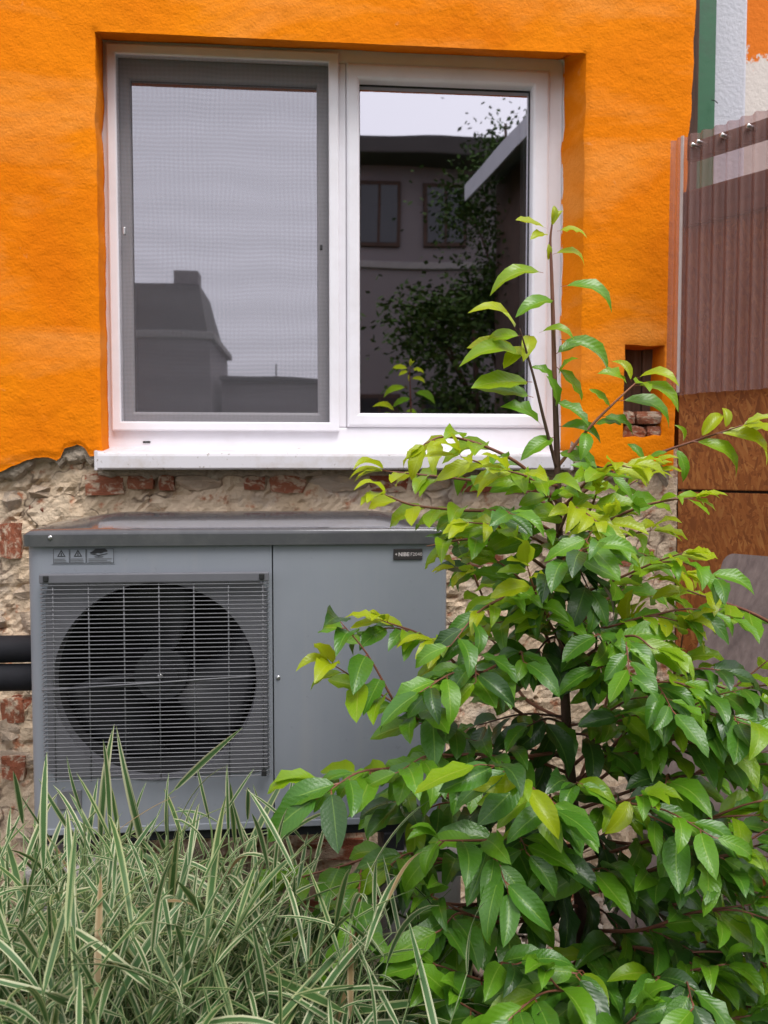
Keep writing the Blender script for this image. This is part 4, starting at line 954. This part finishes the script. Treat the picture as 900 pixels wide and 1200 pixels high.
# right, middle and low
branch([(675, 925, SD), (700, 858, 1.60), (722, 782, 1.58), (738, 735, 1.56)], s0=0.25, gap=0.034, size=0.09, base_age=2.9, mt='pinktwig')
branch([(672, 915, SD), (720, 890, 1.60), (780, 850, 1.58), (850, 812, 1.56), (905, 770, 1.55)], r0=0.005, s0=0.2, gap=0.03, size=0.092, base_age=3.0)
branch([(930, 745, 1.60), (880, 718, 1.56), (835, 702, 1.53), (800, 690, 1.50)], s0=0.1, gap=0.034, size=0.088, base_age=2.5)
branch([(674, 925, SD), (740, 850, 1.52), (790, 790, 1.48), (800, 745, 1.46)], s0=0.25, gap=0.03, size=0.09, base_age=2.8)
branch([(674, 935, SD), (750, 880, 1.48), (820, 850, 1.42), (880, 850, 1.38)], s0=0.25, gap=0.032, size=0.095, base_age=3.0)
branch([(674, 950, SD), (760, 920, 1.50), (830, 905, 1.43), (905, 905, 1.38)], s0=0.25, gap=0.034, size=0.095, base_age=3.0, young=0.8)
branch([(662, 790, SD), (700, 760, 1.50), (740, 745, 1.42), (765, 760, 1.38)], s0=0.25, gap=0.033, size=0.092, base_age=3.0, young=0.6)
branch([(661, 760, SD), (690, 720, 1.62), (735, 690, 1.66), (775, 700, 1.68)], s0=0.25, gap=0.033, size=0.088, base_age=2.9, young=0.7)
branch([(678, 1010, SD), (760, 985, 1.45), (830, 960, 1.36), (890, 955, 1.30)], s0=0.3, gap=0.037, size=0.098, base_age=3.0, droop=0.7, young=0.6)
branch([(680, 1050, SD), (750, 1030, 1.42), (810, 1010, 1.32), (860, 1000, 1.26)], s0=0.35, gap=0.037, size=0.10, base_age=3.0, droop=0.8, young=0.5)
branch([(682, 1090, SD), (750, 1090, 1.42), (810, 1070, 1.33), (880, 1060, 1.27)], s0=0.3, gap=0.037, size=0.10, base_age=3.1, droop=0.7, young=0.4)
branch([(684, 1130, SD), (740, 1160, 1.42), (800, 1140, 1.32), (850, 1130, 1.26)], s0=0.3, gap=0.037, size=0.10, base_age=3.0, droop=0.7, young=0.4)
branch([(686, 1170, SD), (760, 1210, 1.40), (820, 1200, 1.30), (880, 1190, 1.24)], s0=0.2, gap=0.035, size=0.10, base_age=3.2, droop=0.5, young=0.4)
branch([(686, 1180, SD), (700, 1230, 1.35), (720, 1215, 1.25), (745, 1190, 1.20)], s0=0.3, gap=0.035, size=0.10, base_age=3.0, droop=0.4, young=0.4)
branch([(672, 980, SD), (760, 990, 1.66), (840, 980, 1.68), (910, 960, 1.70)], s0=0.2, gap=0.034, size=0.098, base_age=3.6, young=0.2)
branch([(676, 1030, SD), (770, 1060, 1.66), (850, 1050, 1.68), (920, 1040, 1.70)], s0=0.2, gap=0.034, size=0.098, base_age=3.7, young=0.2)
branch([(682, 1090, SD), (780, 1130, 1.64), (860, 1130, 1.66), (920, 1120, 1.66)], s0=0.2, gap=0.034, size=0.10, base_age=3.7, young=0.2)
branch([(668, 900, SD), (740, 840, 1.70), (820, 800, 1.74), (890, 820, 1.76)], s0=0.2, gap=0.032, size=0.09, base_age=3.0, young=0.6)
for pts, ba in [([(655, 600, SD), (690, 562, 1.52), (715, 545, 1.46), (738, 548, 1.42)], 2.0), ([(657, 655, SD), (715, 640, 1.68), (765, 655, 1.70), (800, 672, 1.70)], 2.7), ([(658, 705, SD), (715, 682, 1.54), (765, 660, 1.49), (800, 648, 1.46)], 2.5),
                ([(660, 742, SD), (712, 735, 1.54), (760, 722, 1.49), (795, 728, 1.46)], 2.7), ([(658, 690, SD), (688, 652, 1.48), (703, 628, 1.43), (712, 608, 1.40)], 2.3), ([(657, 650, SD), (620, 628, 1.50), (580, 616, 1.45), (548, 612, 1.42)], 2.4),
                ([(658, 690, SD), (622, 690, 1.50), (590, 700, 1.45), (565, 716, 1.42)], 3.0), ([(660, 740, SD), (605, 728, 1.55), (555, 738, 1.50), (512, 752, 1.46)], 2.8), ([(661, 762, SD), (640, 722, 1.46), (626, 690, 1.41), (618, 664, 1.38)], 2.6),
                ([(656, 622, SD), (668, 596, 1.46), (684, 600, 1.40), (700, 612, 1.36)], 1.8), ([(662, 800, SD), (710, 795, 1.50), (760, 800, 1.44), (800, 815, 1.40)], 3.0), ([(655, 570, SD), (610, 560, 1.52), (570, 545, 1.48), (540, 535, 1.45)], 2.0),
                ([(657, 640, SD), (700, 610, 1.64), (735, 570, 1.66), (762, 556, 1.67)], 2.2), ([(664, 850, SD), (720, 845, 1.52), (770, 840, 1.45), (820, 850, 1.40)], 3.0), ([(660, 730, SD), (610, 690, 1.66), (570, 672, 1.70), (535, 665, 1.72)], 2.6)]:
    branch(pts, s0=0.2, gap=0.023, size=0.078, base_age=ba, r0=0.003, droop=0.4)
    if pts[0][1] > 640: twig(at(*pts[2]), (at(*pts[3]) - at(*pts[2])).normalized(), rb)
for pts in [[(684, 1110, SD), (760, 1120, 1.50), (840, 1100, 1.42), (905, 1080, 1.38)], [(680, 1040, SD), (760, 1020, 1.55), (850, 1000, 1.50), (910, 985, 1.47)], [(686, 1160, SD), (760, 1190, 1.50), (850, 1180, 1.44), (910, 1160, 1.40)], [(676, 1000, SD), (750, 950, 1.60), (830, 900, 1.60), (900, 880, 1.60)],
            [(684, 1150, SD), (620, 1190, 1.50), (560, 1200, 1.45), (490, 1190, 1.42)], [(684, 1130, SD), (690, 1150, 1.40), (660, 1160, 1.30), (640, 1140, 1.26)], [(684, 1120, SD), (740, 1110, 1.45), (790, 1120, 1.36), (830, 1140, 1.30)]]:
    branch(pts, s0=0.25, gap=0.034, size=0.106, base_age=3.2, droop=0.75, young=0.4)
# inside the crown: old leaves hanging round the stem, green darkened for the shade there
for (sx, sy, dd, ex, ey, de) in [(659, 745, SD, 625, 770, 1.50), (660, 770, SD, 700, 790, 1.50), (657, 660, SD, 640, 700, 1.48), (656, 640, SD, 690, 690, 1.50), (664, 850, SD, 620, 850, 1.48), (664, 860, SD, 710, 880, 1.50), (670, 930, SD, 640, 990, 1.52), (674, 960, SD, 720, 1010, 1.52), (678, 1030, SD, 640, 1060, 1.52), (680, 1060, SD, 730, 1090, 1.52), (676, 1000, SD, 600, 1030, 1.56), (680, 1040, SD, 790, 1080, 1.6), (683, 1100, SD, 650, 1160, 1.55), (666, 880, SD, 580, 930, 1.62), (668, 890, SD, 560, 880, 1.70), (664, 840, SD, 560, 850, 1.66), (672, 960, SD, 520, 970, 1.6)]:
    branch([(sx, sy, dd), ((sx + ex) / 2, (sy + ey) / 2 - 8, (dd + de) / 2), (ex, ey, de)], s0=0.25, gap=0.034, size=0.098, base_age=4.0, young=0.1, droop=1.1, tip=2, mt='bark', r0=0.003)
def place_leaves():
    def score(l):
        var, ag, m = l
        a = m @ Vector((-0.2, 0.5, 0)); b = m @ Vector((0.2, 0.5, 0)); c = m @ Vector((0, 0, 0)); d = m @ Vector((0, 1, 0))
        pa, pb, pc, pd = (proj(q) for q in (a, b, c, d))
        ar = abs((pb[0] - pa[0]) * (pd[1] - pc[1]) - (pb[1] - pa[1]) * (pd[0] - pc[0])) * 0.5 + 0.35 * math.hypot(pd[0] - pc[0], pd[1] - pc[1])
        x, y = pd[0], pd[1]
        if not (-20 < x < 920 and -20 < y < 1220): ar *= 0.05
        return ar * (1.0 + 1.2 * max(0, 1.65 - (m @ Vector((0, 0.5, 0))).y))
    def clear(l):
        x, y, d = proj(l[2] @ Vector((0, 0.6, 0))); return not (446 < x < 506 and 626 < y < 672)
    L = sorted([l for l in leaves if clear(l)], key=score, reverse=True)
    for var, ag, m in L[:300]:
        o = bpy.data.objects.new('leaf', LEAF[var, ag]); col.objects.link(o); o.matrix_world = m
        o.parent = shrub; o.matrix_parent_inverse = WORLD[shrub.name].inverted(); o.matrix_basis = m
    V, Fc, U, MI = [], [], [], []
    for var, ag, m in L[300:]:
        v, f, u = LD[var]; b = len(V); V += [m @ Vector(q) for q in v]; Fc += [tuple(i + b for i in q) for q in f]; U += u; MI += [ag] * len(f)
    me = pyd('small_leaves', V, Fc); mesh_uv(me, Fc, U)
    for ag in range(5): me.materials.append(M['leaf%d' % ag])
    me.polygons.foreach_set('material_index', MI)
    o = link('small_leaves', me, None, shrub, True); o['kind'] = 'stuff'
    print('leaves', len(leaves))
place_leaves()

# ------------------------------------------------------------------ striped ribbon grass
grass = thing('ribbon_grass', (-0.35, 1.5, 0), 'dense clump of ribbon grass with cream striped blades below the fan grille', 'grass')
rg = random.Random(5)
def blade_mesh(elev, bend, wd, twist):
    V, Fc, U = [], [], []; n = 8; p = Vector((0, 0, 0)); a = elev
    for i in range(n + 1):
        t = i / n
        w_ = wd * (0.55 + 1.9 * t) * (1 - t) ** 0.75 if t < 1 else 0.0004
        w_ = max(w_, 0.0004) * (0.6 if i == 0 else 1)
        tw = twist * t
        for k in (-1, 0, 1):
            x = k * w_ * math.cos(tw); zz = k * w_ * math.sin(tw) + (abs(k) * w_ * 0.25)
            V.append((x, p.y - zz * math.sin(a), p.z + zz * math.cos(a))); U.append((0.5 + 0.5 * k, t))
        p = p + Vector((0, math.cos(a), math.sin(a))) / n; a -= bend / n * (0.4 + 1.2 * t)
    for i in range(n):
        for k in range(2): q = i * 3 + k; Fc.append((q, q + 1, q + 4, q + 3))
    return V, Fc, U
BD, BM = [], []
for k in range(16):
    V, Fc, U = blade_mesh(R(rg.uniform(15, 62)), R(rg.uniform(0, 75)), rg.uniform(0.025, 0.038), rg.uniform(-1.0, 1.0)); BD.append((V, Fc, U))
    row = []
    for mt in ('striped_blade', 'green_blade', 'dry_blade'):
        me = pyd('blade', V, Fc); mesh_uv(me, Fc, U); me.materials.append(M[mt]); me.polygons.foreach_set('use_smooth', [True] * len(Fc)); row.append(me)
    BM.append(row)
blades, SV, SF = [], [], []
def culm(x, y, h):
    lx, ly = rg.gauss(0, 0.14), rg.gauss(-0.02, 0.09); pts = [Vector((x + lx * t * t, y + ly * t * t, h * t)) for t in (0, 0.35, 0.7, 0.9, 1.0)]
    v, f = tube_data(pts, [0.0022, 0.002, 0.0016, 0.0012, 0.0007], 4); b = len(SV); SV.extend(v); SF.extend(tuple(i + b for i in q) for q in f)
    az = rg.uniform(0, 6.28); n = rg.randint(6, 9)
    for k in range(n):
        t = 1.0 - 0.5 * (k / n) ** 0.9; i = 0
        p = Vector((x + lx * t * t, y + ly * t * t, h * t)); az += math.pi + rg.uniform(-0.6, 0.6)
        L = rg.uniform(0.11, 0.23) * (0.75 if k == 0 else 1.0)
        m = Matrix.Translation(p) @ Matrix.Rotation(az, 4, 'Z') @ Matrix.Rotation(R(rg.uniform(-42, 14)) if k else R(rg.uniform(-10, 35)), 4, 'X') @ Matrix.Diagonal((L * (0.75 + 0.03 / L * 1.6), L, L, 1))
        blades.append((rg.randrange(16), rg.choices((0, 1, 2), (0.63, 0.345, 0.025))[0], m))
env = [(-0.3, 0.72), (0.0, 0.73), (0.05, 0.68)]
cnt = 0
while cnt < 640:
    y = rg.uniform(1.12, 1.90); px = rg.uniform(-120, 480)
    x = at(px, 1000, y).x
    # outline of the clump against the cabinet: higher at the left, sinking to the right
    top_px = interp([(-120, 985), (30, 985), (130, 945), (200, 955), (270, 965), (330, 1015), (390, 1075), (430, 1130), (480, 1190)], px) + 42 + rg.uniform(0, 1) ** 1.3 * 190
    h = at(px, top_px, y).z
    if h < 0.22: h = 0.22
    culm(x, y, min(h, 0.86)); cnt += 1
# the tall blades that cross the grille
def aim(bx, by, tx, ty, y0, y1, var, mt=0, ws=1.0):
    V = BD[var][0]; tipv = Vector(V[-2]); a = at(bx, by, y0); b = at(tx, ty, y1); d = b - a
    q = tipv.rotation_difference(d); s = d.length / tipv.length
    # roll so the blade arches upwards and shows its face
    m = Matrix.Translation(a) @ q.to_matrix().to_4x4() @ Matrix.Diagonal((s * ws, s, s, 1)); blades.append((var, mt, m))
    g0 = Vector((a.x + rg.uniform(-0.05, 0.05), a.y + rg.uniform(0, 0.06), 0))      # its own stalk down to the soil
    v, f = tube_data([g0, g0.lerp(a, 0.5) + Vector((0.01, 0, 0)), a - d.normalized() * 0.02, a + d * 0.05], [0.0024, 0.0022, 0.0019, 0.001], 5); n0 = len(SV); SV.extend(v); SF.extend(tuple(i + n0 for i in q_) for q_ in f)
for c in [(170, 1000, 136, 850, 1.5, 1.5), (118, 985, 134, 848, 1.5, 1.5), (205, 925, 285, 852, 1.5, 1.48), (95, 950, 78, 885, 1.5, 1.5), (245, 960, 230, 895, 1.5, 1.5), (262, 955, 298, 900, 1.5, 1.5), (310, 960, 296, 918, 1.5, 1.5), (60, 985, 20, 925, 1.45, 1.4), (90, 985, 45, 912, 1.45, 1.42), (40, 1000, 55, 905, 1.45, 1.45), (195, 980, 198, 905, 1.5, 1.5), (268, 980, 266, 895, 1.5, 1.5), (355, 985, 285, 925, 1.5, 1.5), (330, 990, 345, 905, 1.5, 1.5), (8, 1010, 2, 970, 1.45, 1.4), (150, 990, 172, 915, 1.5, 1.5)]:
    aim(*c, rg.randrange(16), 0, 1.0)
link('stalks', pyd('stalks', SV, SF), 'stalk', grass, True)
def place_blades():
    def score(l):
        c = l[2] @ Vector((0, 0.5, 0.3)); x, y, d = proj(c); s = l[2].to_scale().y / d
        if not (-10 < x < 500 and 840 < y < 1215): s *= 0.1
        return s * (1.3 - 0.5 * (c.y - 1.1)) + 0.05 * max(0, c.z - 0.5) + (0.05 if l in special else 0)
    special = blades[-16:]
    L = sorted(blades, key=score, reverse=True)
    for var, mt, m in L[:300]:
        o = bpy.data.objects.new('blade', BM[var][mt]); col.objects.link(o); o.parent = grass; o.matrix_parent_inverse = WORLD[grass.name].inverted(); o.matrix_basis = m
    V, Fc, U, MI, SH = [], [], [], [], []
    for var, mt, m in L[300:]:
        v, f, u = BD[var]; b = len(V); V += [m @ Vector(q) for q in v]; Fc += [tuple(i + b for i in q) for q in f]; U += u; MI += [mt] * len(f); SH += [rg.uniform(0, 30)] * len(v)
    me = pyd('fine_blades', V, Fc); mesh_uv(me, Fc, U); me.materials.append(M['striped_blade']); me.materials.append(M['green_blade']); me.materials.append(M['dry_blade']); me.polygons.foreach_set('material_index', MI)
    at_ = me.attributes.new('shift', 'FLOAT', 'POINT'); at_.data.foreach_set('value', SH)
    o = link('fine_blades', me, None, grass, True); o['kind'] = 'stuff'
    print('blades', len(blades))
place_blades()

# ------------------------------------------------------------------ the yard behind the camera (mirrored in the panes)
oh = thing('opposite_house', (4.6, -8.5, 0), 'grey rendered two-storey house mirrored in the right window pane', 'house')
OY = -7.04
box('wall', 'grey_render', oh, 0.55, 9.0, OY - 6, OY, 0, 5.75)
box('eave', 'roof', oh, 0.25, 9.3, OY - 6.2, OY + 0.55, 5.75, 5.98, 0.02)
rf = pyd('roof', [(0.25, OY + 0.55, 5.985), (9.3, OY + 0.55, 5.985), (9.3, OY - 6.2, 5.985), (0.25, OY - 6.2, 5.985), (1.6, OY - 2.8, 7.1), (8, OY - 2.8, 7.1)], [(0, 1, 5, 4), (1, 2, 5), (2, 3, 4, 5), (3, 0, 4), (0, 3, 2, 1)])
link('roof', rf, 'roof', oh)
box('string_course', 'concrete', oh, 0.545, 9.01, OY - 0.01, OY + 0.05, 4.30, 4.40, 0.01)
for x in (0.72, 1.65, 3.4, 5.2, 7.0):
    for z in (4.62, 1.6):
        wn = box('window', 'dark_wood', oh, x, x + 0.62, OY - 0.02, OY + 0.05, z, z + 0.90, 0.01); WORLD[wn.name] = Matrix.Identity(4)
        for a in (0.05, 0.33): box('pane', 'dimglass', wn, x + a, x + a + 0.24, OY + 0.03, OY + 0.056, z + 0.06, z + 0.84)
fb = thing('far_building', (-4.4, -27, 0), 'distant building with a chimney mirrored in the screened left pane', 'building')
FY = 5.48 - 30.5
box('wall', 'grey_render', fb, -9.5, -3.45, FY - 6, FY, 0, 5.9); box('cornice', 'concrete', fb, -9.6, -3.25, FY - 6.1, FY + 0.15, 5.9, 6.15, 0.03)
link('roof', pyd('roof', [(-9.5, FY, 6.16), (-3.5, FY, 6.16), (-3.5, FY - 6, 6.16), (-9.5, FY - 6, 6.16), (-9.4, FY - 1.2, 8.1), (-3.95, FY - 1.2, 8.1), (-3.95, FY - 5, 8.1), (-9.4, FY - 5, 8.1)], [(0, 1, 5, 4), (1, 2, 6, 5), (2, 3, 7, 6), (3, 0, 4, 7), (4, 5, 6, 7), (3, 2, 1, 0)]), 'roof', fb)
box('chimney', 'grey_render', fb, -4.9, -3.98, FY - 2.2, FY - 1.3, 7.6, 8.6, 0.02)
lw = thing('low_outbuilding', (-1.5, FY - 3, 0), 'low flat outbuilding mirrored beside the distant building in the left pane', 'outbuilding')
box('wall', 'grey_render', lw, -3.2, 2.2, FY - 4, FY - 1, 0, 4.5); box('roof', 'roof', lw, -3.24, 2.4, FY - 4.2, FY - 0.8, 4.5, 4.68, 0.02)
tube('aerial', 'rubber', lw, [(-1.2, FY - 2, 4.66), (-1.2, FY - 2, 5.3)], 0.03, 5)
sh = thing('metal_shed', (2.9, -2.6, 0), 'shed with a zinc roof edge mirrored at the right of the right pane', 'shed')
def shed():
    p = [Vector((1.64, -3.54, 4.38)), Vector((1.93, -1.30, 4.38))]; d = (p[1] - p[0]).normalized(); nrm = Vector((d.y, -d.x, 0))
    a, b = p
    def slab(name, mt, q0, q1, w0, z0, w1, z1, th):
        V = [q0 + nrm * w0 + Vector((0, 0, z0)), q1 + nrm * w0 + Vector((0, 0, z0)), q1 + nrm * w1 + Vector((0, 0, z1)), q0 + nrm * w1 + Vector((0, 0, z1))]
        V += [v - Vector((0, 0, th)) for v in V]
        return link(name, pyd(name, V, [(0, 1, 2, 3), (7, 6, 5, 4), (0, 4, 5, 1), (1, 5, 6, 2), (2, 6, 7, 3), (3, 7, 4, 0)]), mt, sh)
    slab('roof', 'zinc', a, b, 0, 0, 2.4, 0.7, 0.03); slab('fascia', 'zinc', a, b, -0.02, -0.01, 0.0, -0.01, 0.17)
    w0 = [a + nrm * 0.35, b + nrm * 0.35, b + nrm * 2.3, a + nrm * 2.3]
    V = [Vector((q.x, q.y, 0)) for q in w0] + [Vector((q.x, q.y, 4.4 if i < 2 else 4.9)) for i, q in enumerate(w0)]
    link('wall', pyd('wall', V, [(0, 1, 5, 4), (1, 2, 6, 5), (2, 3, 7, 6), (3, 0, 4, 7), (4, 5, 6, 7)]), 'dark_wood', sh)
shed()
def yard_tree(loc, h, rx, rz, seed, lb, n=2600, ls=0.075):
    r = random.Random(seed); t = thing('yard_tree', loc, lb, 'tree', 'trees in the yard behind the viewer'); L = Vector(loc)
    tube('trunk', 'bark', t, [L, L + Vector((0.05, 0, h * 0.4)), L + Vector((0, 0.05, h * 0.9))], [0.09, 0.06, 0.015], 8)
    cl = []
    for k in range(20):
        an = r.uniform(0, 6.28); hh = r.uniform(0.18, 0.97); rr = rx * (1 - 0.6 * abs(hh - 0.45)) * r.uniform(0.3, 1)
        e = L + Vector((math.cos(an) * rr, math.sin(an) * rr * 0.8, h * hh)); s = L + Vector((0, 0, h * hh * 0.75)); tube('limb', 'bark', t, [s, s.lerp(e, 0.6) + Vector((0, 0, 0.08)), e], [0.022, 0.014, 0.005], 5); cl.append(e)
    V, Fc = [], []
    for _ in range(n):
        c = cl[r.randrange(len(cl))]; p = c + Vector((r.gauss(0, 0.21), r.gauss(0, 0.21), r.gauss(0, 0.20))); d = Vector((r.uniform(-1, 1), r.uniform(-1, 1), r.uniform(-0.8, 0.5))).normalized(); s = d.cross(Vector((r.uniform(-1, 1), r.uniform(-1, 1), 1))).normalized() * ls * 0.4; d *= ls * r.uniform(0.7, 1.5)
        b = len(V); V += [p, p + d * 0.5 + s, p + d, p + d * 0.5 - s]; Fc.append((b, b + 1, b + 2, b + 3))
    o = link('crown', pyd('crown', V, Fc), 'treeleaf', t)
yard_tree((2.15, -3.9, 0), 5.7, 0.75, 1, 4, 'tall slender dark tree mirrored in front of the grey house', 19000, 0.055)
yard_tree((1.55, -2.6, 0), 3.0, 0.85, 1, 9, 'low bushy dark tree mirrored at the foot of the right pane', 16000, 0.06)
lo = link('lawn', pyd('lawn', [(-30, -30, 0.016), (30, -30, 0.016), (30, 0.2, 0.016), (-30, 0.2, 0.016)], [(0, 1, 2, 3)]), 'lawn'); lo['kind'] = 'structure'
